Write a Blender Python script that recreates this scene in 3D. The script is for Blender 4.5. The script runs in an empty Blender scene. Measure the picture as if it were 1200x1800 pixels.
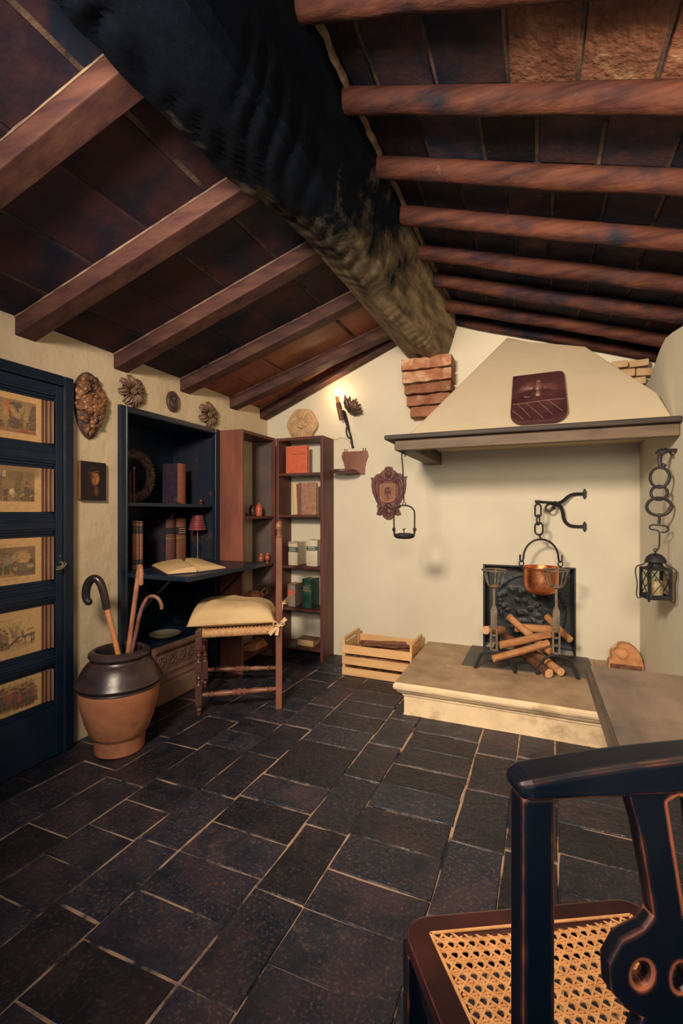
import bpy, bmesh, math, random
import numpy as np
from mathutils import Vector, Matrix, noise
random.seed(7)
SC = bpy.context.scene
COL = SC.collection
PI = math.pi
V3 = Vector

# ------------------------------------------------------------------ camera, world, lights, exposure
cam = bpy.data.objects.new('camera', bpy.data.cameras.new('camera'))
COL.objects.link(cam)
cam.location = (0, 0, 1.1)
cam.rotation_euler = (math.radians(90), 0, math.radians(22.735))
cam.data.sensor_fit = 'HORIZONTAL'
cam.data.sensor_width = 36
cam.data.lens = 24.27
cam.data.clip_start = 0.02
SC.camera = cam

world = bpy.data.worlds.new('dusk')
SC.world = world
world.use_nodes = True
bgn = world.node_tree.nodes['Background']
bgn.inputs[0].default_value = (0.05, 0.30, 0.62, 1)
bgn.inputs[1].default_value = 0.50

def lamp(name, kind, loc, power, color, size=0.1, aim=None, spot=None, blend=1.0):
    d = bpy.data.lights.new(name, kind)
    d.energy = power
    d.color = color
    if kind == 'AREA':
        d.shape = 'DISK'; d.size = size
    else:
        d.shadow_soft_size = size
    if kind == 'SPOT':
        d.spot_size = math.radians(spot); d.spot_blend = blend
    o = bpy.data.objects.new(name, d)
    COL.objects.link(o)
    o.location = loc
    if aim is not None:
        o.rotation_euler = (V3(aim) - V3(loc)).to_track_quat('-Z', 'Y').to_euler()
    return o
# unseen key lamp beside the camera, turned to the fireplace, and a wall candle on the near right wall
lamp('key_spot', 'SPOT', (-0.74, -0.25, 2.00), 490, (1.0, 0.81, 0.60), 0.20, (-0.35, 3.2, 1.1), 114, 1.0)
lamp('fill_spot', 'SPOT', (0.22, -0.35, 1.50), 160, (1.0, 0.81, 0.60), 0.25, (0.0, 3.2, 0.95), 80, 1.0)  # added fill, no lamp of the room; softens shadows of mantel and hanging lamp
lamp('right_wall_candle', 'POINT', (0.42, 0.62, 1.72), 6, (1.0, 0.70, 0.42), 0.035)
lamp('right_wall_uplight', 'SPOT', (0.44, 0.55, 1.78), 70, (1.0, 0.72, 0.44), 0.04, (0.30, 1.38, 2.16), 60, 1.0)
SC.view_settings.view_transform = 'Standard'
SC.view_settings.look = 'None'
SC.view_settings.gamma = 1
SC.view_settings.use_curve_mapping = False
SC.view_settings.exposure = 0.0

# ------------------------------------------------------------------ materials
def s2l(c):
    return tuple((x / 12.92 if x <= .04045 else ((x + .055) / 1.055) ** 2.4) for x in c)

def nmat(name, c1, c2, scale=(4, 4, 4), detail=4, rough=.6, rough2=None, bump=.2, bscale=40, bdist=.004,
         metal=0.0, spec=.4, rnd=.0, ramp=(.35, .65), wear=None, wear_r=.004, blot=None, bdetail=4, voro=None):
    m = bpy.data.materials.new(name)
    m.use_nodes = True
    nt = m.node_tree; N = nt.nodes; L = nt.links
    b = N['Principled BSDF']
    tc = N.new('ShaderNodeTexCoord'); oi = N.new('ShaderNodeObjectInfo')
    mul = N.new('ShaderNodeMath'); mul.operation = 'MULTIPLY'; mul.inputs[1].default_value = 37.0
    L.new(oi.outputs['Random'], mul.inputs[0])
    add = N.new('ShaderNodeVectorMath'); add.operation = 'ADD'
    L.new(tc.outputs['Object'], add.inputs[0])
    if rnd > 0: L.new(mul.outputs[0], add.inputs[1])
    mp = N.new('ShaderNodeMapping'); mp.inputs['Scale'].default_value = scale
    L.new(add.outputs[0], mp.inputs['Vector'])
    nz = N.new('ShaderNodeTexNoise'); nz.inputs['Scale'].default_value = 1.0; nz.inputs['Detail'].default_value = detail
    nz.inputs['Roughness'].default_value = .6
    L.new(mp.outputs[0], nz.inputs['Vector'])
    rp = N.new('ShaderNodeValToRGB')
    rp.color_ramp.elements[0].position = ramp[0]; rp.color_ramp.elements[1].position = ramp[1]
    rp.color_ramp.elements[0].color = (*c1, 1); rp.color_ramp.elements[1].color = (*c2, 1)
    L.new(nz.outputs['Fac'], rp.inputs['Fac'])
    col = rp.outputs['Color']
    if blot:                      # (colour, scale, lo, hi) patches of another colour
        for (bc, bs, lo, hi) in blot:
            n2 = N.new('ShaderNodeTexNoise'); n2.inputs['Scale'].default_value = bs; n2.inputs['Detail'].default_value = 6
            n2.inputs['Roughness'].default_value = .65
            L.new(add.outputs[0], n2.inputs['Vector'])
            r2 = N.new('ShaderNodeMapRange'); r2.inputs['From Min'].default_value = lo; r2.inputs['From Max'].default_value = hi
            L.new(n2.outputs['Fac'], r2.inputs['Value'])
            mx = N.new('ShaderNodeMix'); mx.data_type = 'RGBA'
            L.new(r2.outputs[0], mx.inputs['Factor']); L.new(col, mx.inputs['A']); mx.inputs['B'].default_value = (*bc, 1)
            col = mx.outputs['Result']
    if rnd > 0:
        hs = N.new('ShaderNodeHueSaturation')
        mr = N.new('ShaderNodeMapRange'); mr.inputs['To Min'].default_value = 1 - rnd; mr.inputs['To Max'].default_value = 1 + rnd
        L.new(oi.outputs['Random'], mr.inputs['Value']); L.new(mr.outputs[0], hs.inputs['Value'])
        L.new(col, hs.inputs['Color']); col = hs.outputs['Color']
    if wear:
        bv = N.new('ShaderNodeBevel'); bv.samples = 6; bv.inputs['Radius'].default_value = wear_r
        ge = N.new('ShaderNodeNewGeometry')
        dt = N.new('ShaderNodeVectorMath'); dt.operation = 'DOT_PRODUCT'
        L.new(bv.outputs[0], dt.inputs[0]); L.new(ge.outputs['Normal'], dt.inputs[1])
        n3 = N.new('ShaderNodeTexNoise'); n3.inputs['Scale'].default_value = 28; n3.inputs['Detail'].default_value = 4
        L.new(tc.outputs['Object'], n3.inputs['Vector'])
        ad = N.new('ShaderNodeMath'); ad.operation = 'MULTIPLY_ADD'; ad.inputs[1].default_value = .38; 
        L.new(n3.outputs['Fac'], ad.inputs[0]); L.new(dt.outputs['Value'], ad.inputs[2])
        r3 = N.new('ShaderNodeMapRange'); r3.inputs['From Min'].default_value = 1.085; r3.inputs['From Max'].default_value = .985
        L.new(ad.outputs[0], r3.inputs['Value'])
        mx = N.new('ShaderNodeMix'); mx.data_type = 'RGBA'
        L.new(r3.outputs[0], mx.inputs['Factor']); L.new(col, mx.inputs['A']); mx.inputs['B'].default_value = (*wear, 1)
        col = mx.outputs['Result']
    L.new(col, b.inputs['Base Color'])
    if rough2 is not None:
        rr = N.new('ShaderNodeMapRange'); rr.inputs['From Min'].default_value = .3; rr.inputs['From Max'].default_value = .7
        rr.inputs['To Min'].default_value = rough; rr.inputs['To Max'].default_value = rough2
        L.new(nz.outputs['Fac'], rr.inputs['Value']); L.new(rr.outputs[0], b.inputs['Roughness'])
    else:
        b.inputs['Roughness'].default_value = rough
    b.inputs['Metallic'].default_value = metal
    b.inputs['Specular IOR Level'].default_value = spec
    if bump > 0:
        n4 = N.new('ShaderNodeTexNoise'); n4.inputs['Scale'].default_value = bscale; n4.inputs['Detail'].default_value = bdetail
        L.new(add.outputs[0], n4.inputs['Vector'])
        if scale[0] != scale[1] or scale[1] != scale[2]:
            mp2 = N.new('ShaderNodeMapping'); mx_ = max(scale)
            mp2.inputs['Scale'].default_value = tuple(q / mx_ for q in scale)
            L.new(add.outputs[0], mp2.inputs['Vector']); L.new(mp2.outputs[0], n4.inputs['Vector'])
        bp = N.new('ShaderNodeBump'); bp.inputs['Strength'].default_value = bump; bp.inputs['Distance'].default_value = bdist
        L.new(n4.outputs['Fac'], bp.inputs['Height']); L.new(bp.outputs[0], b.inputs['Normal'])
    return m

def attr_mat(name, rough=.8):
    m = bpy.data.materials.new(name); m.use_nodes = True
    N = m.node_tree.nodes; L = m.node_tree.links; b = N['Principled BSDF']
    a = N.new('ShaderNodeVertexColor'); a.layer_name = 'ink'
    tc = N.new('ShaderNodeTexCoord'); nz = N.new('ShaderNodeTexNoise'); nz.inputs['Scale'].default_value = 60; nz.inputs['Detail'].default_value = 6
    L.new(tc.outputs['Object'], nz.inputs['Vector'])
    mr = N.new('ShaderNodeMapRange'); mr.inputs['To Min'].default_value = .75; mr.inputs['To Max'].default_value = 1.2
    L.new(nz.outputs['Fac'], mr.inputs['Value'])
    hs = N.new('ShaderNodeHueSaturation'); L.new(a.outputs['Color'], hs.inputs['Color']); L.new(mr.outputs[0], hs.inputs['Value'])
    L.new(hs.outputs['Color'], b.inputs['Base Color'])
    b.inputs['Roughness'].default_value = rough; b.inputs['Specular IOR Level'].default_value = .2
    return m

MT = {}
MT['plaster'] = nmat('plaster', (.57, .465, .315), (.66, .545, .385), (1.3, 1.3, 1.3), 5, .85, bump=.6, bscale=9, bdist=.02, spec=.15, bdetail=8,
                     blot=[((.49, .39, .26), 1.6, .56, .8)])
MT['plaster_smooth'] = nmat('plaster_smooth', (.56, .52, .415), (.63, .585, .475), (1.5, 1.5, 1.5), 5, .85, bump=.18, bscale=14, bdist=.01, spec=.15)
MT['plaster_hood'] = nmat('plaster_hood', (.47, .39, .275), (.53, .445, .32), (1.5, 1.5, 1.5), 5, .85, bump=.18, bscale=14, bdist=.01, spec=.15)
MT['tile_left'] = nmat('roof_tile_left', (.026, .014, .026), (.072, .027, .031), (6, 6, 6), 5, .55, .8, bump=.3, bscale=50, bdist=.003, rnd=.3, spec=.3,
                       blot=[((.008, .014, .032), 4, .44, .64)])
MT['tile_candlelit'] = nmat('roof_tile_candlelit', (.20, .07, .042), (.32, .12, .068), (6, 6, 6), 5, .6, bump=.3, bscale=50, bdist=.003, rnd=.25, spec=.3, blot=[((.07, .028, .026), 7, .58, .75)])  # candle glow on the far bays painted in as a brighter tile colour
MT['tile_brick_lit'] = nmat('roof_tile_brick_lit', (.10, .042, .032), (.22, .105, .07), (12, 12, 12), 6, .85, bump=.9, bscale=55, bdist=.008, rnd=.25, spec=.2, blot=[((.30, .21, .13), 9, .62, .75), ((.05, .025, .03), 7, .58, .72)])  # brick tile with the lamplit patch put into its paler colour
MT['tile_right'] = nmat('roof_tile_right', (.016, .014, .026), (.056, .027, .029), (9, 9, 9), 6, .75, bump=.5, bscale=60, bdist=.004, rnd=.5, spec=.25,
                        blot=[((.006, .013, .028), 6, .44, .62), ((.17, .11, .075), 14, .64, .8)])
MT['ceiling_mortar'] = nmat('ceiling_mortar', (.03, .026, .034), (.17, .115, .085), (9, 9, 9), 5, .95, bump=.6, bscale=80, spec=.1)
MT['rafter_left'] = nmat('rafter_paint', (.040, .017, .020), (.095, .042, .032), (3, 18, 18), 5, .65, bump=.25, bscale=120, bdist=.002, rnd=.15, spec=.2)
MT['rafter_right'] = nmat('rafter_log', (.028, .011, .011), (.092, .034, .023), (2.5, 26, 26), 6, .75, bump=.5, bscale=90, bdist=.006, rnd=.2, spec=.12,
                          blot=[((.19, .12, .075), 12, .66, .8), ((.006, .012, .026), 3.5, .5, .68)])
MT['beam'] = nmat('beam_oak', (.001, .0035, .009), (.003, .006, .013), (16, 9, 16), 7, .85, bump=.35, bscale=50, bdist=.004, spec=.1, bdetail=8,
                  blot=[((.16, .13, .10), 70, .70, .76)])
def brown_lit_end(m):  # shade near, light on far end and chamfer painted into the beam colour
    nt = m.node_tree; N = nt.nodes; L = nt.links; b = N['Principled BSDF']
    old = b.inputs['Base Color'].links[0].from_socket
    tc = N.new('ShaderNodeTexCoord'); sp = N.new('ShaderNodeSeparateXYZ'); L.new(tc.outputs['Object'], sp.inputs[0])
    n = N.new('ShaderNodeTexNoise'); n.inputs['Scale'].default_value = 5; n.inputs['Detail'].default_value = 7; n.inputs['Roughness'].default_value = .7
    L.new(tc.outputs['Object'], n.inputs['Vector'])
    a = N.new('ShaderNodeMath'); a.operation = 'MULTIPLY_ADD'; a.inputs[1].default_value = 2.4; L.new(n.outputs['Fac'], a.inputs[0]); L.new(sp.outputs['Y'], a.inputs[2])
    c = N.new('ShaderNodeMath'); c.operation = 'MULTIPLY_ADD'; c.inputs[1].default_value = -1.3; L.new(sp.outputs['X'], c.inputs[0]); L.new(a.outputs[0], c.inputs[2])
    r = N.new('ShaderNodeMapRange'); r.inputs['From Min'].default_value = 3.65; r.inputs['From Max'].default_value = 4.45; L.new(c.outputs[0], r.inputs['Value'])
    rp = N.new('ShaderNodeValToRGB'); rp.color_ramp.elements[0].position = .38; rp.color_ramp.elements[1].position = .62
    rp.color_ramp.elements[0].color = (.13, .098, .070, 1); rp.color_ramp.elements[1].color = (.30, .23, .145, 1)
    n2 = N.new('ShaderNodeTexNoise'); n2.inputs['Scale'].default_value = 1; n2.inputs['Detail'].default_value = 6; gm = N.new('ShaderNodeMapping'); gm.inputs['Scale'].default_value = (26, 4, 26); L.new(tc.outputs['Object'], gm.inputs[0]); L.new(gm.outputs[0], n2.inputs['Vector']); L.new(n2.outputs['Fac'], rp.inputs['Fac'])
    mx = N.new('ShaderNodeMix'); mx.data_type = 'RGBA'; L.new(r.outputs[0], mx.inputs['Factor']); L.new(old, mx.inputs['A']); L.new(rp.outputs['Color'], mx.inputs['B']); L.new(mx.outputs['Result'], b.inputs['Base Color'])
brown_lit_end(MT['beam'])
MT['brick'] = nmat('brick', (.20, .078, .042), (.34, .155, .088), (12, 12, 12), 5, .85, bump=.6, bscale=50, bdist=.006, rnd=.25, spec=.2,
                   blot=[((.46, .33, .21), 7, .54, .68), ((.10, .05, .04), 11, .6, .74)])
MT['mortar'] = nmat('mortar', (.10, .065, .05), (.20, .14, .10), (20, 20, 20), 5, .95, bump=.5, bscale=70, spec=.1)
MT['floor_mortar'] = nmat('floor_mortar', (.012, .016, .028), (.04, .036, .045), (9, 9, 9), 5, .9, bump=.5, bscale=90, spec=.2, blot=[((.42, .28, .195), 3.0, .44, .52)])
MT['rafter_mortar'] = nmat('rafter_mortar', (.10, .065, .05), (.34, .24, .165), (9, 9, 9), 5, .9, bump=.5, bscale=90, spec=.2)
MT['paver'] = nmat('paver', (.005, .012, .026), (.022, .021, .034), (11, 11, 11), 8, .36, .62, bump=.8, bscale=38, bdist=.008, rnd=.4, spec=.5, bdetail=9,
                   blot=[((.045, .026, .038), 3.0, .5, .7), ((.115, .068, .056), 110, .53, .70), ((.008, .012, .022), 5, .50, .66)])
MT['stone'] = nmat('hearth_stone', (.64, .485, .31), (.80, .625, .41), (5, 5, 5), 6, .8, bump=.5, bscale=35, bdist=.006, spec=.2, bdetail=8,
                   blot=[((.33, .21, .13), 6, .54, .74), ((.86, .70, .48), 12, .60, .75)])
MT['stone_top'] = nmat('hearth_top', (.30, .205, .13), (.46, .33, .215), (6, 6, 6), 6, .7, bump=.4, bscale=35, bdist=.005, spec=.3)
MT['slate'] = nmat('slate', (.05, .045, .045), (.10, .085, .075), (6, 6, 6), 5, .5, bump=.3, bscale=50, spec=.4)
MT['black_wood'] = nmat('black_painted_wood', (.003, .014, .034), (.006, .019, .042), (8, 8, 8), 4, .38, .5, bump=.15, bscale=60, bdist=.002, spec=.45)
MT['black_trim'] = nmat('dark_trim', (.003, .013, .030), (.006, .016, .036), (8, 8, 8), 4, .35, bump=.1, bscale=60, spec=.5,
                        wear=(.20, .13, .08), wear_r=.0035)
MT['mottled_black'] = nmat('mottled_black', (.004, .014, .034), (.018, .020, .034), (14, 14, 3), 6, .6, bump=.2, spec=.3, blot=[((.075, .036, .036), 9, .56, .7)])
MT['slip'] = nmat('frame_slip', (.085, .032, .024), (.16, .065, .042), (40, 40, 5), 4, .4, bump=.1, spec=.5)
MT['pine'] = nmat('red_pine', (.155, .054, .040), (.25, .088, .058), (10, 10, 2.2), 5, .5, bump=.15, bscale=60, bdist=.002, spec=.4,
                  blot=[((.05, .020, .022), 9, .62, .72)])
MT['pine_dark'] = nmat('dark_shelf_wood', (.062, .022, .022), (.13, .045, .036), (10, 10, 2.2), 5, .5, bump=.15, bscale=60, bdist=.002, spec=.4)
MT['grey_back'] = nmat('shelf_back', (.085, .062, .060), (.12, .088, .08), (4, 4, 4), 4, .8, bump=.1, spec=.2)
MT['chair_wood'] = nmat('chair_wood', (.14, .052, .036), (.25, .105, .066), (12, 12, 3), 5, .4, bump=.15, bscale=60, spec=.5)
MT['chair_wood_dark'] = nmat('chair_wood_dark', (.060, .024, .022), (.12, .05, .038), (12, 12, 3), 5, .35, bump=.15, bscale=60, spec=.5)  # shade on the front legs put into a darker wood colour
MT['rush'] = nmat('rush', (.36, .185, .085), (.56, .33, .16), (60, 60, 60), 4, .8, bump=.6, bscale=150, bdist=.004, spec=.2)
MT['cushion'] = nmat('cushion_cloth', (.50, .345, .185), (.58, .42, .235), (5, 5, 5), 4, .9, bump=.25, bscale=160, bdist=.002, spec=.1)
MT['iron'] = nmat('wrought_iron', (.008, .010, .014), (.024, .020, .021), (20, 20, 20), 4, .55, bump=.4, bscale=90, bdist=.002, spec=.3)
MT['cast_iron'] = nmat('cast_iron', (.006, .011, .016), (.020, .022, .024), (12, 12, 12), 5, .5, bump=.5, bscale=60, bdist=.003, spec=.5)
MT['rust_iron'] = nmat('rusty_iron', (.10, .072, .05), (.19, .145, .10), (25, 25, 25), 5, .6, bump=.4, bscale=90, bdist=.002, spec=.5)
MT['copper'] = nmat('copper', (.62, .215, .085), (.80, .33, .15), (14, 14, 14), 4, .30, .38, bump=.35, bscale=60, bdist=.004, metal=1.0)
MT['copper_dark'] = nmat('copper_rim', (.30, .14, .085), (.46, .24, .15), (14, 14, 14), 4, .4, bump=.3, bscale=60, metal=1.0)
MT['terra'] = nmat('terracotta', (.36, .135, .066), (.52, .215, .105), (7, 7, 7), 5, .42, bump=.3, bscale=50, bdist=.003, spec=.5,
                   blot=[((.20, .075, .042), 6, .55, .75)])
MT['glaze'] = nmat('dark_glaze', (.018, .014, .022), (.055, .030, .028), (7, 7, 7), 5, .27, .4, bump=.2, bscale=45, bdist=.003, spec=.6)
MT['bent_black'] = nmat('black_handle', (.012, .011, .014), (.04, .022, .02), (14, 14, 14), 4, .3, bump=.1, spec=.5)
MT['cane_orange'] = nmat('orange_cane', (.46, .185, .075), (.60, .26, .11), (20, 20, 4), 4, .45, bump=.1, spec=.4)
MT['cane_red'] = nmat('reddish_cane', (.26, .10, .06), (.44, .20, .115), (40, 40, 20), 5, .45, bump=.3, bscale=80, spec=.4)
MT['cane_purple'] = nmat('mottled_cane', (.10, .05, .045), (.28, .13, .10), (50, 50, 25), 5, .45, bump=.3, bscale=80, spec=.4)
MT['carved'] = nmat('carved_bronze', (.045, .020, .022), (.34, .15, .06), (16, 16, 16), 5, .35, .5, bump=.3, bscale=60, bdist=.003, spec=.6)
MT['carved_dark'] = nmat('carved_dark', (.04, .022, .026), (.085, .045, .036), (16, 16, 16), 5, .45, bump=.3, bscale=60, spec=.5)
MT['bronze_flower'] = nmat('bronze_flower', (.10, .058, .042), (.23, .14, .088), (16, 16, 16), 5, .45, bump=.3, bscale=60, spec=.5)
MT['crest_red'] = nmat('red_carved_wood', (.070, .022, .024), (.15, .052, .045), (14, 14, 14), 5, .45, bump=.25, bscale=60, spec=.45)
MT['shield_red'] = nmat('shield_wood', (.040, .014, .019), (.085, .030, .030), (6, 6, 6), 5, .45, bump=.2, bscale=50, spec=.4)
MT['bird_red'] = nmat('bird_red', (.085, .032, .030), (.16, .065, .052), (30, 30, 30), 4, .45, bump=.1, spec=.4)
MT['groove'] = nmat('shield_line', (.16, .10, .085), (.23, .14, .11), (30, 30, 30), 4, .6, bump=0)
MT['sandstone'] = nmat('sandstone', (.40, .265, .145), (.54, .37, .215), (9, 9, 9), 6, .85, bump=.5, bscale=50, bdist=.005, spec=.15)
MT['sandstone_dark'] = nmat('sandstone_dark', (.20, .125, .07), (.30, .19, .11), (9, 9, 9), 6, .9, bump=.5, bscale=50, bdist=.005, spec=.1)
MT['slip_light'] = nmat('slip_light', (.26, .14, .088), (.40, .24, .15), (40, 40, 5), 4, .4, bump=.1, spec=.5)
MT['carved_stone'] = nmat('carved_stone', (.15, .082, .062), (.25, .15, .115), (8, 8, 8), 6, .85, bump=.6, bscale=45, bdist=.006, spec=.15)
MT['paper'] = nmat('old_paper', (.55, .37, .19), (.66, .46, .25), (5, 5, 5), 5, .9, bump=.1, bscale=30, spec=.1)
MT['page_edge'] = nmat('page_edge', (.36, .25, .14), (.60, .45, .28), (3, 3, 140), 3, .9, bump=.2, spec=.1)
MT['leather_brown'] = nmat('brown_leather', (.17, .068, .042), (.26, .115, .07), (20, 20, 20), 5, .55, bump=.3, bscale=120, bdist=.001, spec=.4)
MT['leather_mauve'] = nmat('mauve_leather', (.13, .055, .05), (.19, .085, .07), (20, 20, 20), 5, .55, bump=.3, bscale=120, bdist=.001, spec=.4)
MT['leather_dark'] = nmat('dark_leather', (.020, .018, .040), (.04, .028, .045), (20, 20, 20), 5, .55, bump=.3, bscale=120, bdist=.001, spec=.4)
MT['book_red'] = nmat('red_cloth', (.50, .105, .058), (.58, .135, .075), (30, 30, 30), 4, .8, bump=.2, bscale=200, bdist=.001, spec=.2)
MT['book_rust'] = nmat('rust_cloth', (.24, .075, .045), (.31, .105, .062), (30, 30, 30), 4, .8, bump=.2, bscale=200, bdist=.001, spec=.2)
MT['book_tan'] = nmat('tan_suede', (.24, .125, .08), (.36, .21, .14), (30, 30, 30), 5, .85, bump=.3, bscale=120, bdist=.001, spec=.2)
MT['book_white'] = nmat('white_vellum', (.50, .43, .33), (.62, .54, .42), (20, 20, 20), 4, .6, bump=.1, spec=.3)
MT['book_grey'] = nmat('grey_cloth', (.20, .155, .13), (.27, .21, .175), (20, 20, 20), 4, .7, bump=.1, spec=.3)
MT['book_green'] = nmat('green_cloth', (.018, .075, .058), (.035, .12, .085), (20, 20, 20), 4, .45, bump=.1, spec=.4)
MT['label_green'] = nmat('green_label', (.012, .06, .055), (.02, .08, .07), (20, 20, 20), 4, .5, bump=.05)
MT['label_red'] = nmat('red_label', (.55, .05, .04), (.62, .08, .06), (20, 20, 20), 4, .5, bump=.05)
MT['label_navy'] = nmat('dark_label', (.016, .016, .022), (.03, .026, .03), (20, 20, 20), 4, .5, bump=.05)
MT['gold'] = nmat('gold_tooling', (.45, .34, .16), (.55, .42, .22), (30, 30, 30), 4, .5, bump=.05, metal=.3)
MT['crate'] = nmat('crate_pine', (.58, .335, .145), (.70, .43, .21), (4, 30, 30), 5, .65, bump=.15, bscale=60, bdist=.001, rnd=.08, spec=.3)
MT['bark'] = nmat('bark', (.10, .042, .028), (.24, .105, .062), (25, 25, 25), 6, .85, bump=.9, bscale=60, bdist=.006, rnd=.3, spec=.2)
MT['log_skin'] = nmat('stripped_log', (.36, .155, .065), (.54, .27, .125), (3, 30, 30), 5, .7, bump=.5, bscale=60, bdist=.003, rnd=.18, spec=.25)
MT['log_end'] = nmat('log_end', (.50, .27, .12), (.64, .39, .20), (40, 40, 40), 4, .8, bump=.2, spec=.2)
MT['burl'] = nmat('burl', (.36, .16, .07), (.55, .29, .135), (20, 20, 26), 6, .6, bump=.6, bscale=50, bdist=.006, spec=.3)
MT['mantel'] = nmat('mantel_oak', (.070, .047, .034), (.135, .092, .062), (2.2, 18, 18), 6, .6, bump=.4, bscale=60, bdist=.003, spec=.3,
                    blot=[((.07, .045, .034), 5, .55, .75)])
MT['mantel_dark'] = nmat('mantel_dark', (.022, .018, .018), (.055, .040, .032), (2.2, 18, 18), 6, .6, bump=.4, bscale=60, bdist=.003, spec=.25)
MT['table'] = nmat('table_top', (.080, .060, .050), (.155, .112, .085), (10, 2.5, 10), 6, .5, .65, bump=.15, bscale=60, bdist=.001, spec=.4,
                   blot=[((.04, .034, .034), 4, .5, .75)])
MT['table_edge'] = nmat('table_edge', (.020, .016, .018), (.05, .036, .032), (8, 8, 8), 4, .4, bump=.1, spec=.5, wear=(.22, .13, .08), wear_r=.003)
MT['cane_frame'] = nmat('ebonised_wood', (.0015, .005, .012), (.005, .007, .013), (10, 10, 3), 4, .3, .45, bump=.15, bscale=70, bdist=.001, spec=.5,
                        wear=(.75, .22, .10), wear_r=.007, blot=[((.16, .045, .03), 9, .66, .8)])
MT['seat_frame'] = nmat('seat_mahogany', (.028, .010, .013), (.075, .023, .020), (6, 6, 6), 5, .35, bump=.1, bscale=60, spec=.5, wear=(.50, .17, .08), wear_r=.004)
MT['cane_web'] = nmat('cane_web', (.66, .31, .12), (.86, .46, .20), (60, 60, 60), 4, .5, bump=.1, spec=.4)
MT['wax'] = nmat('wax', (.70, .50, .28), (.76, .56, .33), (9, 9, 9), 3, .5, bump=.05, spec=.4)
MT['wick'] = nmat('wick', (.02, .02, .02), (.04, .03, .03), (9, 9, 9), 3, .9, bump=0)
MT['candle_tube'] = nmat('candle_tube', (.12, .05, .035), (.20, .085, .05), (20, 20, 20), 3, .5, bump=.1)
MT['candle_tip'] = nmat('candle_tip', (.55, .20, .06), (.68, .29, .10), (20, 20, 20), 3, .5, bump=.1)
MT['leaf_metal'] = nmat('leaf_metal', (.055, .034, .026), (.15, .085, .055), (30, 30, 30), 4, .4, bump=.2, metal=.4, spec=.5)
MT['shade_red'] = nmat('red_shade', (.20, .018, .03), (.34, .04, .05), (40, 40, 40), 3, .5, bump=.2, bscale=120)
MT['shade_band'] = nmat('shade_bead', (.03, .012, .018), (.06, .02, .025), (40, 40, 40), 3, .4, bump=.1)
MT['steel'] = nmat('lamp_steel', (.34, .31, .28), (.45, .41, .36), (30, 30, 30), 3, .3, bump=.05, metal=.8)
MT['pot_red'] = nmat('red_glaze', (.34, .07, .04), (.50, .13, .07), (25, 25, 25), 4, .35, bump=.2, spec=.5, blot=[((.12, .04, .03), 20, .55, .7)])
MT['pot_dark'] = nmat('dark_pot', (.03, .016, .018), (.07, .034, .03), (25, 25, 25), 4, .35, bump=.2, spec=.5)
MT['pale_bowl'] = nmat('pale_bowl', (.13, .115, .095), (.18, .155, .125), (9, 9, 9), 4, .5, bump=.05)
MT['cord'] = nmat('cord', (.30, .22, .15), (.36, .27, .18), (9, 9, 9), 3, .6, bump=0)
MT['print'] = attr_mat('print_ink')
MT['oil_paint'] = attr_mat('oil_paint', .5)
g = bpy.data.materials.new('lantern_glass'); g.use_nodes = True
gb = g.node_tree.nodes['Principled BSDF']
gb.inputs['Base Color'].default_value = (.92, .97, .93, 1); gb.inputs['Roughness'].default_value = .03
gb.inputs['Transmission Weight'].default_value = 1.0; gb.inputs['IOR'].default_value = 1.15
MT['glass'] = g
e = bpy.data.materials.new('bulb_glow'); e.use_nodes = True
eb = e.node_tree.nodes['Principled BSDF']
eb.inputs['Emission Color'].default_value = (1, .84, .52, 1); eb.inputs['Emission Strength'].default_value = 25
MT['glow'] = e
e2 = bpy.data.materials.new('small_red_glow'); e2.use_nodes = True
eb = e2.node_tree.nodes['Principled BSDF']
eb.inputs['Emission Color'].default_value = (1, .45, .25, 1); eb.inputs['Emission Strength'].default_value = 4
MT['glow_small'] = e2

# ------------------------------------------------------------------ mesh building helpers
ROOTM = {}
def frame_of(d):
    d = d.normalized()
    up = V3((0, 0, 1)) if abs(d.z) < .9 else V3((1, 0, 0))
    a = d.cross(up).normalized()
    return a, a.cross(d).normalized()

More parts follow.
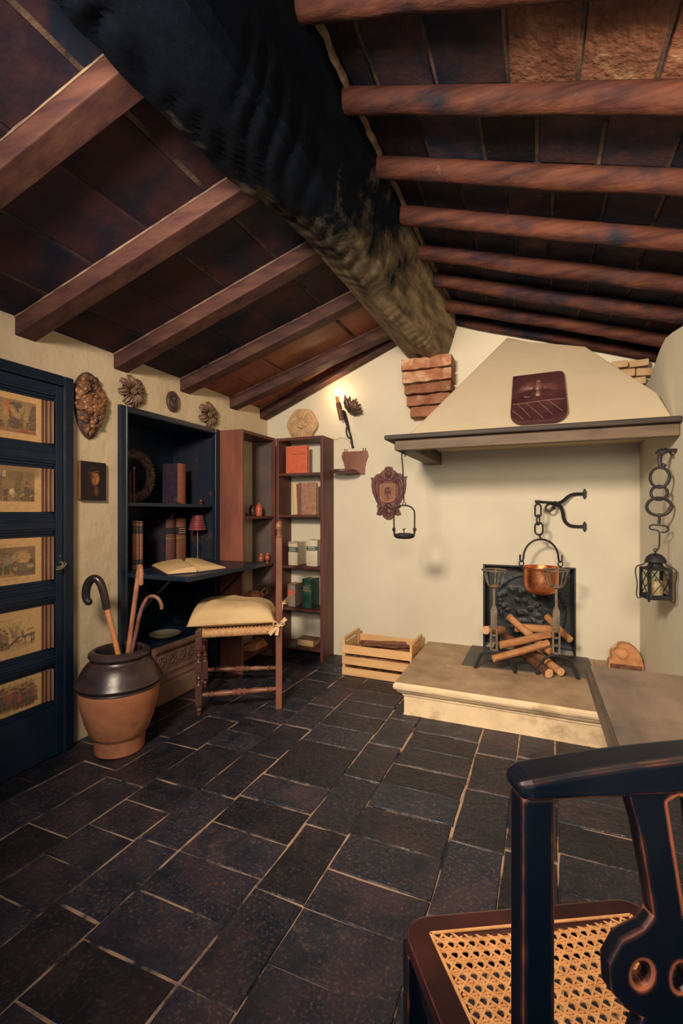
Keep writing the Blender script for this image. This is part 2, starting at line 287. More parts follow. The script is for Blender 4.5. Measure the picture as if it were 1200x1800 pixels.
class MB:
    """collects shapes; build() links them as ONE mesh object.  at=thing: shapes were given in room coordinates."""
    def __init__(s, at=None, mi=0):
        s.v = []; s.f = []; s.fm = []; s.mi = mi; s.at = at
    def add(s, vs, fs):
        o = len(s.v); s.v.extend(V3(p) for p in vs)
        for f in fs: s.f.append(tuple(i + o for i in f)); s.fm.append(s.mi)
    def hexa(s, p):
        s.add(p, [(0, 3, 2, 1), (4, 5, 6, 7), (0, 1, 5, 4), (1, 2, 6, 5), (2, 3, 7, 6), (3, 0, 4, 7)])
    def box(s, x0, x1, y0, y1, z0, z1, R=None, c=None):
        p = [V3(q) for q in ((x0, y0, z0), (x1, y0, z0), (x1, y1, z0), (x0, y1, z0), (x0, y0, z1), (x1, y0, z1), (x1, y1, z1), (x0, y1, z1))]
        if R is not None:
            c = V3(c) if c else V3((0, 0, 0))
            p = [R @ q + c for q in p]
        s.hexa(p)
    def bar(s, a, b, w, h, up=None, w2=None, h2=None):
        a = V3(a); b = V3(b); d = (b - a).normalized()
        if up is None: sx, uy = frame_of(d)
        else:
            sx = d.cross(V3(up)).normalized(); uy = sx.cross(d).normalized()
        w2 = w2 or w; h2 = h2 or h
        P = []
        for (q, ww, hh) in ((a, w, h), (b, w2, h2)):
            P += [q - sx * ww / 2 - uy * hh / 2, q + sx * ww / 2 - uy * hh / 2, q + sx * ww / 2 + uy * hh / 2, q - sx * ww / 2 + uy * hh / 2]
        s.hexa(P)
    def tube(s, pts, r, n=8, closed=False, flat=1.0):
        pts = [V3(p) for p in pts]; k = len(pts)
        rs = r if isinstance(r, (list, tuple)) else [r] * k
        vs = []; fs = []
        pa = None
        for i, p in enumerate(pts):
            if closed: d = pts[(i + 1) % k] - pts[i - 1]
            else: d = pts[min(i + 1, k - 1)] - pts[max(i - 1, 0)]
            if d.length < 1e-9: d = V3((0, 0, 1))
            d.normalize()
            if pa is None: a, b = frame_of(d)
            else:
                a = (pa - d * pa.dot(d))
                if a.length < 1e-6: a, b = frame_of(d)
                a.normalize()
            b = d.cross(a); pa = a
            for j in range(n):
                t = 2 * PI * j / n
                vs.append(p + a * (math.cos(t) * rs[i]) + b * (math.sin(t) * rs[i] * flat))
        m = k if closed else k - 1
        for i in range(m):
            for j in range(n):
                i2 = (i + 1) % k; j2 = (j + 1) % n
                fs.append((i * n + j, i * n + j2, i2 * n + j2, i2 * n + j))
        if not closed:
            fs.append(tuple(range(n))[::-1]); fs.append(tuple((k - 1) * n + j for j in range(n)))
        s.add(vs, fs)
    def lathe(s, prof, c=(0, 0, 0), n=28, R=None, cap=True, fn=None):
        c = V3(c); vs = []; fs = []
        for i, (r, z) in enumerate(prof):
            for j in range(n):
                t = 2 * PI * j / n
                rr = max(r, 1e-4) * (fn(t, z) if fn else 1)
                q = V3((rr * math.cos(t), rr * math.sin(t), z))
                vs.append((R @ q if R is not None else q) + c)
        for i in range(len(prof) - 1):
            for j in range(n):
                j2 = (j + 1) % n
                fs.append((i * n + j, i * n + j2, (i + 1) * n + j2, (i + 1) * n + j))
        if cap:
            fs.append(tuple(range(n))[::-1]); fs.append(tuple((len(prof) - 1) * n + j for j in range(n)))
        s.add(vs, fs)
    def ball(s, c, r, n=12, m=8, R=None):
        r = r if isinstance(r, (list, tuple)) else (r, r, r)
        vs = []; fs = []; c = V3(c)
        for i in range(m + 1):
            p = PI * i / m
            for j in range(n):
                t = 2 * PI * j / n
                q = V3((math.sin(p) * math.cos(t) * r[0], math.sin(p) * math.sin(t) * r[1], -math.cos(p) * r[2]))
                vs.append((R @ q if R is not None else q) + c)
        for i in range(m):
            for j in range(n):
                j2 = (j + 1) % n
                fs.append((i * n + j, i * n + j2, (i + 1) * n + j2, (i + 1) * n + j))
        s.add(vs, fs)
    def ring(s, c, R_, r, ax=(0, 0, 1), n=24, m=8, sx=1.0, sy=1.0, arc=None, rot=0):
        a, b = frame_of(V3(ax)); c = V3(c)
        if rot:
            q = Matrix.Rotation(rot, 3, V3(ax).normalized()); a = q @ a; b = q @ b
        t0, t1 = arc if arc else (0, 2 * PI)
        k = n if not arc else n + 1
        pts = [c + a * (math.cos(t0 + (t1 - t0) * i / n) * R_ * sx) + b * (math.sin(t0 + (t1 - t0) * i / n) * R_ * sy) for i in range(k)]
        s.tube(pts, r, m, closed=not arc)
    def prism(s, poly, fn, w0, w1):
        k = len(poly)
        vs = [fn(u, v, w0) for u, v in poly] + [fn(u, v, w1) for u, v in poly]
        fs = [tuple(range(k))[::-1], tuple(range(k, 2 * k))] + [(i, (i + 1) % k, k + (i + 1) % k, k + i) for i in range(k)]
        s.add(vs, fs)
    def grid(s, fn, nu, nv):
        vs = [fn(i / nu, j / nv) for i in range(nu + 1) for j in range(nv + 1)]
        w = nv + 1
        s.add(vs, [(i * w + j, (i + 1) * w + j, (i + 1) * w + j + 1, i * w + j + 1) for i in range(nu) for j in range(nv)])
    def relief(s, out, h, fn, nr=14, nt=72, back=.0):
        """disc-like carved relief: out(t) outline radius, h(r01,t) height; fn(u,v,w) maps to space"""
        vs = [fn(0, 0, h(0, 0))]; fs = []
        for i in range(1, nr + 1):
            for j in range(nt):
                t = 2 * PI * j / nt; q = i / nr; R_ = out(t) * q
                vs.append(fn(R_ * math.cos(t), R_ * math.sin(t), h(q, t)))
        for j in range(nt): fs.append((0, 1 + j, 1 + (j + 1) % nt))
        for i in range(nr - 1):
            for j in range(nt):
                a = 1 + i * nt; b = a + nt; j2 = (j + 1) % nt
                fs.append((a + j, b + j, b + j2, a + j2))
        a = 1 + (nr - 1) * nt; b = len(vs)
        for j in range(nt):
            t = 2 * PI * j / nt; R_ = out(t)
            vs.append(fn(R_ * math.cos(t), R_ * math.sin(t), back))
        for j in range(nt):
            j2 = (j + 1) % nt
            fs.append((a + j, b + j, b + j2, a + j2))
        fs.append(tuple(b + j for j in range(nt))[::-1])
        s.add(vs, fs)
    def build(s, name, mats, parent=None, smooth=False, bevel=0, seg=2, loc=None, **props):
        if isinstance(mats, str): mats = [mats]
        at = s.at
        if at is not None: inv = ROOTM[at.name].inverted(); vs = [inv @ p for p in s.v]
        elif loc is not None and parent is None: L_ = V3(loc); vs = [p - L_ for p in s.v]
        else: vs = s.v
        me = bpy.data.meshes.new(name)
        me.from_pydata([tuple(p) for p in vs], [], s.f)
        for m in mats: me.materials.append(MT[m])
        if len(mats) > 1: me.polygons.foreach_set('material_index', s.fm)
        bm = bmesh.new(); bm.from_mesh(me)
        bmesh.ops.recalc_face_normals(bm, faces=bm.faces)
        bm.to_mesh(me); bm.free()
        if smooth:
            me.polygons.foreach_set('use_smooth', [True] * len(me.polygons))
            if smooth != 'all':
                me.set_sharp_from_angle(angle=math.radians(smooth if smooth is not True else 40))
        o = bpy.data.objects.new(name, me); COL.objects.link(o)
        if parent is not None:
            o.parent = parent
            if parent.name in ROOTM: ROOTM[o.name] = ROOTM[parent.name]
        elif loc is not None:
            o.location = loc
            ROOTM[o.name] = Matrix.Translation(V3(loc))
        else:
            ROOTM[o.name] = Matrix.Identity(4)
        if bevel:
            b = o.modifiers.new('edge', 'BEVEL'); b.width = bevel; b.segments = seg; b.limit_method = 'ANGLE'; b.angle_limit = math.radians(35)
            b.harden_normals = False
        for k, v in props.items():
            o['category' if k == 'cat' else k] = v
        return o

def thing(name, label, cat, loc=(0, 0, 0), rz=0, group=None, R=None):
    o = bpy.data.objects.new(name, None); COL.objects.link(o)
    o.empty_display_size = .05
    M = Matrix.Translation(V3(loc)) @ (R.to_4x4() if R is not None else Matrix.Rotation(rz, 4, 'Z'))
    o.matrix_world = M
    ROOTM[o.name] = M
    o['label'] = label; o['category'] = cat
    if group: o['group'] = group
    return o

def plate2d(polys, thick, bevel, fn):
    """flat board with an outline and optional holes -> list of verts/faces through a filled curve"""
    cu = bpy.data.curves.new('tmp', 'CURVE'); cu.dimensions = '2D'; cu.fill_mode = 'BOTH'
    cu.extrude = thick / 2 - bevel; cu.bevel_depth = bevel; cu.bevel_resolution = 1
    for p in polys:
        sp = cu.splines.new('POLY'); sp.points.add(len(p) - 1)
        for q, (u, v) in zip(sp.points, p): q.co = (u, v, 0, 1)
        sp.use_cyclic_u = True
    ob = bpy.data.objects.new('tmp', cu); COL.objects.link(ob)
    dg = bpy.context.evaluated_depsgraph_get(); dg.update()
    me = bpy.data.meshes.new_from_object(ob.evaluated_get(dg))
    vs = [fn(*v.co) for v in me.vertices]; fs = [tuple(p.vertices) for p in me.polygons]
    bpy.data.objects.remove(ob); bpy.data.curves.remove(cu); bpy.data.meshes.remove(me)
    return vs, fs

def smooth_path(pts, k=6):
    pts = [V3(p) for p in pts]; out = []
    for i in range(len(pts) - 1):
        p0 = pts[max(i - 1, 0)]; p1 = pts[i]; p2 = pts[i + 1]; p3 = pts[min(i + 2, len(pts) - 1)]
        for j in range(k):
            t = j / k
            out.append(.5 * ((2 * p1) + (p2 - p0) * t + (2 * p0 - 5 * p1 + 4 * p2 - p3) * t * t + (3 * p1 - p0 - 3 * p2 + p3) * t ** 3))
    out.append(pts[-1]); return out

def nz(x, y=0, z=0): return noise.noise(V3((x, y, z)))
def face_x(X):            # board lying on a wall that faces +X: u along +Y, v up, w out of the wall
    return lambda u, v, w: V3((X + w, u, v))
def on_left(y, z, X=-2.024): return lambda u, v, w: V3((X + w, y + u, z + v))
def on_back(x, z, Y=3.256): return lambda u, v, w: V3((x + u, Y - w, z + v))

XL, YB, XR = -2.024, 3.256, 0.585
S = 'structure'

# ================================================================== THE SETTING
# ---- floor: bed of mortar, then the pavers one by one
m = MB(); m.box(-2.6, 1.0, -.6, 3.5, -.12, -.0045)
floor = m.build('floor', 'floor_mortar', kind=S)
rx = [-2.06, -1.86, -1.66, -1.465, -1.247, -1.078, -.767, -.605, -.285, -.112, .045, .36, .60]
known = {4: [.886, 1.177, 1.472, 1.785, 2.09], 5: [.843, 1.012, 1.178, 1.334, 1.5, 1.66, 1.985], 3: [1.0, 1.155, 1.308, 1.46, 1.775]}
rng = random.Random(3)
def paver(x0, x1, y0, y1, k0, k1):
    g = .0022; c = .003; zt = rng.uniform(-.0018, .0018)
    X = lambda x, y: x + .028 * (y - .8)
    j = lambda: rng.uniform(-.004, .004)
    q = [(X(x0 + g, y0) + j(), y0 + g + j()), (X(x1 - g, y0) + j(), y0 + g + j()), (X(x1 - g, y1) + j(), y1 - g + j()), (X(x0 + g, y1) + j(), y1 - g + j())]
    cx = sum(a for a, b in q) / 4; cy = sum(b for a, b in q) / 4
    # outline with a few broken edge points
    out = []
    for i in range(4):
        a = q[i]; b = q[(i + 1) % 4]
        for t in (0, .34, .67):
            n = rng.uniform(-.003, .003)
            px = a[0] + (b[0] - a[0]) * t; py = a[1] + (b[1] - a[1]) * t
            d = math.hypot(px - cx, py - cy)
            out.append((px - (px - cx) / d * abs(n), py - (py - cy) / d * abs(n)))
    n = len(out)
    inn = [(a - (a - cx) / math.hypot(a - cx, b - cy) * c, b - (b - cy) / math.hypot(a - cx, b - cy) * c) for a, b in out]
    m = MB()
    vs = [(a, b, -.03) for a, b in out] + [(a, b, zt - .004) for a, b in out] + [(a, b, zt + rng.uniform(-.0006, .0006)) for a, b in inn] + [(cx, cy, zt)]
    fs = [(i, (i + 1) % n, n + (i + 1) % n, n + i) for i in range(n)] + [(n + i, n + (i + 1) % n, 2 * n + (i + 1) % n, 2 * n + i) for i in range(n)]
    fs += [(2 * n + i, 2 * n + (i + 1) % n, 3 * n) for i in range(n)]
    m.add(vs, fs)
    return m
for r in range(len(rx) - 1):
    w = rx[r + 1] - rx[r]
    step = .165 if w > .25 else (.156 if w > .205 else .305)
    ys = list(known.get(r, []))
    if not ys: ys = [rng.uniform(.6, .9)]
    while ys[0] > -.3: ys.insert(0, ys[0] - step * rng.uniform(.95, 1.05))
    while ys[-1] < 3.22: ys.append(ys[-1] + step * rng.uniform(.93, 1.07))
    for i in range(len(ys) - 1):
        if ys[i] > 3.2: break
        paver(rx[r], rx[r + 1], ys[i], min(ys[i + 1], 3.25), 0, 0).build('paver', 'paver', floor)

# ---- walls
m = MB()
m.box(-2.5, XL, -.4, 1.788, 0, 1.95); m.box(-2.5, XL, 2.60, 3.256, 0, 1.95); m.box(-2.5, XL, 1.788, 2.60, 1.662, 1.95)
wall_left = m.build('wall_left', 'plaster', kind=S)
vs, fs = plate2d([[(-2.5, 0), (1.0, 0), (1.0, 1.99), (-.70, 2.56), (-2.5, 1.80)], [(-.322, .18), (-.322, .747), (.242, .747), (.242, .18)]], .26, 0.0,
                 lambda u, v, w: V3((u, 3.386 - w, v)))
m = MB(); m.add(vs, fs)
wall_back = m.build('wall_back', 'plaster_smooth', kind=S)
top = [(-.4, 1.95), (1.4, 1.93), (2.1, 1.90), (2.40, 1.905), (2.56, 1.935), (2.68, 1.95), (2.78, 1.93), (2.9, 1.88), (3.0, 1.84), (3.256, 1.82)]
m = MB()
m.prism([(-.4, 0)] + top + [(3.256, 0)], lambda u, v, w: V3((w, u, v)), XR, XR + .22)
m.box(XR + .2, XR + .3, -.4, 3.256, 0, 2.02)
wall_right = m.build('wall_right', 'plaster_smooth', kind=S, bevel=.012)

# ---- ceiling: two slopes of tile on rafters
zl = lambda X: 1.928 + .42 * (X + 2.024)
zr = lambda X: 2.45 - .34 * (X + .507)
m = MB()
for (x0, x1, zf) in ((-2.6, -.66, zl), (-.70, 1.05, zr)):
    o = .007
    m.hexa([(x0, -.4, zf(x0) + o), (x1, -.4, zf(x1) + o), (x1, 3.5, zf(x1) + o), (x0, 3.5, zf(x0) + o),
            (x0, -.4, zf(x0) + .08), (x1, -.4, zf(x1) + .08), (x1, 3.5, zf(x1) + .08), (x0, 3.5, zf(x0) + .08)])
ceiling = m.build('ceiling', 'ceiling_mortar', kind=S)
RL = [(-.66, -.54), (-.16, -.04), (.33, .45), (.82, .94), (1.305, 1.45), (1.80, 1.955), (2.287, 2.485), (2.79, 3.03), (3.187, 3.215)]
def yl(i, X): return RL[i][0] + (RL[i][1] - RL[i][0]) * (X + 2.024) / .98
def slope_tile(q, zf, up=.02):
    dz = rng.uniform(-.0022, .0022); tw = rng.uniform(-.0015, .0015)
    v = [V3((x, y, zf(x) + dz + (tw if k in (1, 2) else -tw))) for k, (x, y) in enumerate(q)]
    c = sum(v, V3((0, 0, 0))) / 4
    m = MB()
    low = [p + (c - p).normalized() * .004 for p in v]; mid = [p + V3((0, 0, .004)) for p in v]; hi = [p + V3((0, 0, up)) for p in v]
    m.add(low + mid + hi, [(0, 3, 2, 1), (8, 9, 10, 11)] + [(a + i, a + (i + 1) % 4, a + 4 + (i + 1) % 4, a + 4 + i) for a in (0, 4) for i in range(4)])
    return m
jl = [-2.10, -1.848, -1.632, -1.385, -1.137, -.90, -.68]
for b in range(1, len(RL) - 1):
    for i in range(len(jl) - 1):
        sh = rng.uniform(-.008, .008)
        x0, x1 = jl[i] + sh + .005, jl[i + 1] + sh - .005
        q = [(x0, yl(b, x0)), (x1, yl(b, x1)), (x1, yl(b + 1, x1) - .008), (x0, yl(b + 1, x0) - .008)]
        slope_tile(q, zl).build('tile', 'tile_candlelit' if b >= 6 else 'tile_left', ceiling)
LY = [.10, .42, .75, 1.07, 1.375, 1.685, 1.99, 2.31, 2.61, 2.945, 3.205]
joints = {4: [-.70, -.529, -.354, -.159, .008, .189, .375, .55, .73, .95], 5: [-.60, -.434, -.267, -.10, .063, .232, .397, .57, .74, .95],
          6: [-.58, -.408, -.252, -.077, .055, .229, .403, .58, .75, .95], 3: [-.63, -.451, -.269, -.068, .106, .283, .46, .64, .8, .95]}
for b in range(len(LY) - 1):
    js = joints.get(b)
    if not js:
        js = [-.66 + rng.uniform(0, .1)]
        while js[-1] < .93: js.append(js[-1] + rng.uniform(.155, .18))
    for i in range(len(js) - 1):
        x0, x1 = js[i] + .006, js[i + 1] - .006
        slope_tile([(x0, LY[b] + .003), (x1, LY[b] + .003), (x1, LY[b + 1] - .003), (x0, LY[b + 1] - .003)], zr).build('tile', 'tile_brick_lit' if b == 3 and x0 > -.1 else 'tile_right', ceiling)
for i in range(2, len(RL)):
    m = MB(); w = .044; P = []
    for (X) in (-2.10, -.82):
        y = yl(i, X)
        if i == len(RL) - 1: y = min(y, 3.208)
        P.append([(X, y - w, zl(X) - .080), (X, y + w, zl(X) - .080), (X, y + w, zl(X) - .0005), (X, y - w, zl(X) - .0005)])
    m.hexa(P[0] + P[1])
    raf = m.build('rafter', 'rafter_left', ceiling, bevel=.004)
    m = MB(); pts = []                                     # line of mortar squeezed out along the top edge
    for k in range(41):
        X = -2.03 + 1.06 * k / 40
        pts.append((X, yl(i, X) - w - .001, zl(X) - .004 + .002 * nz(k * .9, i)))
    m.tube(pts, [.0042 + .0022 * nz(k * .7, i * 3.1) for k in range(41)], 5)
    m.build('mortar_line', 'rafter_mortar', raf)
for i in range(2, len(LY)):
    m = MB(); pts = []; rs = []
    for k in range(29):
        X = -.64 + 1.62 * k / 28
        r = .037 + .005 * nz(k * .22, i * 5.3) + .0015 * nz(k * .9, i)
        if i == len(LY) - 1: r *= .85
        pts.append((X, LY[i] + .010 * nz(k * .13, i * 2.7, 4), zr(X) - .006 - r * .95)); rs.append(r)
    m.tube(pts, rs, 12)
    m.build('rafter', 'rafter_right', ceiling, smooth=True)

# ---- ridge beam, rough hewn
def lerp_tab(tab, y):
    if y <= tab[0][0]: return tab[0][1]
    for (a, b), (c, d) in zip(tab, tab[1:]):
        if y <= c: return b + (d - b) * (y - a) / (c - a)
    return tab[-1][1]
TL_ = [(-.4, -1.0), (.9, -.985), (1.35, -.955), (1.5, -.90), (1.75, -.876), (2.5, -.864), (3.3, -.852)]
TM_ = [(-.4, -.74), (1.6, -.725), (1.85, -.718), (2.4, -.709), (3.3, -.62)]
TR_ = [(-.4, -.66), (1.3, -.645), (1.95, -.625), (2.64, -.606), (3.3, -.575)]
m = MB(); vs = []; nsec = 0; NY = 230
for k in range(NY + 1):
    y = -.35 + (3.30 + .35) * k / NY
    a, b, c = lerp_tab(TL_, y), lerp_tab(TM_, y), lerp_tab(TR_, y)
    key = [(a - .03, 2.56), (a - .035, 2.30), (a - .002, 2.236), (a + .012, 2.216), (b - .012, 2.134), (b, 2.130), (c - .01, 2.150), (c + .012, 2.175), (c + .085, 2.41), (c + .085, 2.62)]
    sec = list(zip(key, key[1:]))
    div = [5, 5, 2, 9, 1, 6, 1, 11, 4]
    ring = []
    for (p, q), n in zip(sec, div):
        for i in range(n): ring.append((p[0] + (q[0] - p[0]) * i / n, p[1] + (q[1] - p[1]) * i / n))
    ring.append(key[-1])
    nsec = len(ring)
    cx, cz = (a + c) / 2, 2.36
    for (x, z) in ring:
        d = .010 * nz(x * 1.5, y * 1.1, z * 1.5) + .003 * nz(x * 9, y * 3, z * 9)
        gate = max(0, min(1, 2.2 * nz(y * 2.9, 7.3, x * 5.2) + .25))
        w = ((y * .9 + .75 * x + .06 * nz(x * 5, y * 2.3) + .05 * nz(y * 6.1, 2.2)) / .085) % 1.0
        if z < 2.26: d -= .009 * gate * (max(0, 1 - abs(w - .3) / .3) if w < .6 else 0)
        else: d += .006 * nz(x * 3, y * .8, z * 14)
        L_ = math.hypot(x - cx, z - cz)
        vs.append((x + (x - cx) / L_ * d, y, z + (z - cz) / L_ * d))
fs = [(k * nsec + i, k * nsec + i + 1, (k + 1) * nsec + i + 1, (k + 1) * nsec + i) for k in range(NY) for i in range(nsec - 1)]
fs += [tuple(range(nsec))[::-1], tuple(NY * nsec + i for i in range(nsec))]
fs += [(k * nsec, (k + 1) * nsec, (k + 1) * nsec + nsec - 1, k * nsec + nsec - 1) for k in range(NY)]
m.add(vs, fs)
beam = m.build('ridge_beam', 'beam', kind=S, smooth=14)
m = MB(); pts = []
for k in range(90):
    y = .3 + 2.9 * k / 89
    pts.append((lerp_tab(TR_, y) + .098 + .006 * nz(k * .8), y, zr(-.52) - .008 + .010 * nz(k * .5, 3)))
m.tube(pts, [.010 + .008 * abs(nz(k * .6, 9)) for k in range(90)], 6)
m.build('mortar_line', 'mortar', beam, smooth=True)

# ---- brick corbel under the beam end
m = MB(); m.box(-.79, -.54, 3.16, 3.26, 1.77, 2.14)
corbel = m.build('brick_corbel', 'mortar', kind=S)
cour = [(-.842, -.505, 3.065, 2.068, 2.146), (-.838, -.505, 3.075, 1.982, 2.060), (-.826, -.510, 3.09, 1.908, 1.974), (-.815, -.52, 3.11, 1.832, 1.900), (-.795, -.54, 3.13, 1.757, 1.824)]
for i, (x0, x1, y0, z0, z1) in enumerate(cour):
    m = MB(); nx = 10
    def cr(u, v, x0=x0, x1=x1, y0=y0, z0=z0, z1=z1, i=i):
        # u along, v around the section
        a = 2 * PI * v
        sq = lambda t: max(-1, min(1, t * 1.35))
        yy = (y0 + 3.26) / 2 + sq(math.cos(a)) * (3.26 - y0) / 2
        zz = (z0 + z1) / 2 + sq(math.sin(a)) * (z1 - z0) / 2
        return V3((x0 + (x1 - x0) * u, yy + .008 * nz(u * 6, v * 5, i), zz + .007 * nz(u * 7, v * 4, i + 9)))
    m.grid(cr, nx, 16)
    m.add([cr(0, j / 16) for j in range(16)], [tuple(range(16))]); m.add([cr(1, j / 16) for j in range(16)], [tuple(range(16))])
    m.build('brick', 'brick', corbel, smooth=30)
# rubble bricks left bare where the back wall meets the right wall plate
for (x, z, w, hh) in ((.50, 1.93, .10, .045), (.60, 1.925, .09, .045), (.55, 1.875, .11, .042), (.47, 1.985, .09, .04), (.57, 1.98, .10, .04), (.58, 1.825, .08, .04)):
    m = MB(); m.box(-w / 2, w / 2, 3.18, 3.26, -hh / 2, hh / 2, Matrix.Rotation(rng.uniform(-.08, .08), 3, 'Y'), (x, 0, z))
    m.build('brick', 'sandstone', wall_back, bevel=.006)

# ---- chimney hood
A, B_, C_, D_, E_ = (-.66, 2.5, 1.516), (-.169, 3.22, 2.236), (.28, 3.055, 2.072), (.551, 2.665, 1.682), (.584, 2.5, 1.516)
m = MB()
fr = [V3(p) for p in (A, B_, C_, D_, E_)]
bk = [V3((p[0], 3.256, p[2] + (.03 if 0 < i < 4 else 0))) for i, p in enumerate(fr)]
m.add(fr + bk, [(0, 1, 2, 3, 4), (9, 8, 7, 6, 5)] + [(i, 5 + i, 5 + (i + 1) % 5, (i + 1) % 5) for i in range(5)])
m.build('chimney_hood', 'plaster_hood', kind=S, bevel=.008)

# ---- door in the left wall, its casing, rails and the panel mouldings
m = MB(); m.box(-2.024, -2.0165, .80, 1.452, 0, 1.66)
door = m.build('door_1', 'black_wood', kind=S)
for (y0, y1, z0, z1) in ((1.456, 1.502, 0, 1.722), (.752, .797, 0, 1.722), (.797, 1.456, 1.676, 1.722)):
    m = MB(); m.box(-2.024, -1.984, y0, y1, z0, z1); m.build('casing', 'black_trim', door, bevel=.005)
m = MB(); m.box(-1.999, -1.986, 1.452, 1.461, .0, 1.674); m.build('casing_bead', 'black_trim', door, bevel=.004)
PAN = [(1.372, 1.632), (1.066, 1.328), (.762, 1.024), (.455, .718), (.218, .428)]
for (y0, y1) in ((1.418, 1.451), (.801, .84)):
    m = MB(); m.box(-2.018, -1.990, y0, y1, .002, 1.672); m.build('stile', 'black_wood', door, bevel=.003)
zs = [1.672] + [z for p in PAN for z in (p[1], p[0])] + [.002]
for i in range(0, len(zs), 2):
    m = MB(); m.box(-2.018, -1.990, .84, 1.418, zs[i + 1], zs[i]); m.build('rail', 'black_wood', door, bevel=.003)
    if 0 < i < len(zs) - 2:
        m = MB(); m.box(-1.992, -1.986, .842, 1.416, zs[i] - .010, zs[i] - .004); m.build('rail_bead', 'black_trim', door, bevel=.002)
for (z0, z1) in PAN:                                        # stepped dark moulding on the top and foot of each panel
    m = MB()
    for (a, x) in ((.010, -1.994), (.022, -2.002), (.034, -2.009)):
        m.box(-2.0165, x, .842, 1.416, z1 - a, z1 - a + .012); m.box(-2.0165, x, .842, 1.416, z0 + a - .012, z0 + a)
    m.build('panel_moulding', 'black_wood', door, bevel=.0015)
m = MB()
m.tube(smooth_path([(-1.99, 1.435, .872), (-1.972, 1.438, .868), (-1.962, 1.425, .856), (-1.968, 1.405, .852)], 5), .0045, 7)
m.tube(smooth_path([(-1.99, 1.452, .868), (-1.966, 1.448, .862), (-1.958, 1.418, .846), (-1.966, 1.40, .843)], 5), .004, 7)
m.ball((-1.989, 1.437, .90), .004); m.ball((-1.989, 1.437, .838), .004)
m.build('door_handle', 'rust_iron', door, smooth=True)

# ================================================================== PRINTS AND PICTURES (flat ink on paper)
class Ink:
    def __init__(s, w, h, nx, ny, base):
        s.w, s.h, s.nx, s.ny = w, h, nx, ny
        u = np.linspace(0, w, nx + 1); v = np.linspace(0, h, ny + 1)
        s.U, s.V = np.meshgrid(u, v, indexing='ij')
        s.U0, s.V0 = s.U.copy(), s.V.copy()
        s.c = np.zeros((nx + 1, ny + 1, 3)) + np.array(s2l(base))
        s.r = np.random.RandomState(5)
    def mix(s, mask, col, a=1.0):
        mask = np.clip(mask, 0, 1)[..., None] * a
        s.c = s.c * (1 - mask) + np.array(s2l(col)) * mask
    def rect(s, u0, u1, v0, v1, col, a=1.0): s.mix(((s.U >= u0) & (s.U <= u1) & (s.V >= v0) & (s.V <= v1)).astype(float), col, a)
    def ell(s, u, v, ru, rv, col, a=1.0, soft=.25):
        d = ((s.U - u) / ru) ** 2 + ((s.V - v) / rv) ** 2
        s.mix((1 - d) / soft, col, a)
    def seg(s, u0, v0, u1, v1, w, col, a=1.0):
        du, dv = u1 - u0, v1 - v0; L2 = du * du + dv * dv + 1e-12
        t = np.clip(((s.U - u0) * du + (s.V - v0) * dv) / L2, 0, 1)
        d = np.hypot(s.U - u0 - t * du, s.V - v0 - t * dv)
        s.mix((w - d) / (w * .5), col, a)
    def quad(s, P, col, a=1.0):
        ins = np.ones_like(s.U)
        for (a0, b0), (a1, b1) in zip(P, P[1:] + P[:1]):
            ins = ins * (((a1 - a0) * (s.V - b0) - (b1 - b0) * (s.U - a0)) <= 0)
        s.mix(ins, col, a)
    def person(s, u, v, hgt, coat, legs=(.2, .15, .15), skin=(.62, .45, .33)):
        s.seg(u - hgt * .07, v, u - hgt * .04, v + hgt * .45, hgt * .06, legs); s.seg(u + hgt * .08, v, u + hgt * .04, v + hgt * .45, hgt * .06, legs)
        s.ell(u, v + hgt * .6, hgt * .15, hgt * .24, coat); s.ell(u, v + hgt * .92, hgt * .07, hgt * .09, skin)
        s.ell(u, v + hgt * .98, hgt * .08, hgt * .05, legs)
    def words(s, u0, u1, v, col=(.42, .32, .22), th=.0011):
        u = u0
        while u < u1:
            w = s.r.uniform(.006, .016); s.rect(u, min(u + w, u1), v - th, v + th, col, .6); u += w + .004
    def hatch(s, u0, u1, v0, v1, n, cols, ln=.012, w=.0014):
        for _ in range(n):
            u = s.r.uniform(u0, u1); v = s.r.uniform(v0, v1); t = s.r.uniform(0, PI)
            s.seg(u, v, u + math.cos(t) * ln, v + math.sin(t) * ln, w, cols[s.r.randint(len(cols))], .7)
    def build(s, name, mat, parent, fn):
        vs = [tuple(fn(s.U0[i, j], s.V0[i, j], 0)) for i in range(s.nx + 1) for j in range(s.ny + 1)]
        w = s.ny + 1
        fs = [(i * w + j, (i + 1) * w + j, (i + 1) * w + j + 1, i * w + j + 1) for i in range(s.nx) for j in range(s.ny)]
        me = bpy.data.meshes.new(name); me.from_pydata(vs, [], fs); me.materials.append(MT[mat])
        at = me.color_attributes.new('ink', 'FLOAT_COLOR', 'POINT')
        c4 = np.ones((len(vs), 4)); c4[:, :3] = s.c.reshape(-1, 3)
        at.data.foreach_set('color', c4.ravel())
        o = bpy.data.objects.new(name, me); COL.objects.link(o); o.parent = parent
        if parent: ROOTM[o.name] = ROOTM[parent.name]
        return o

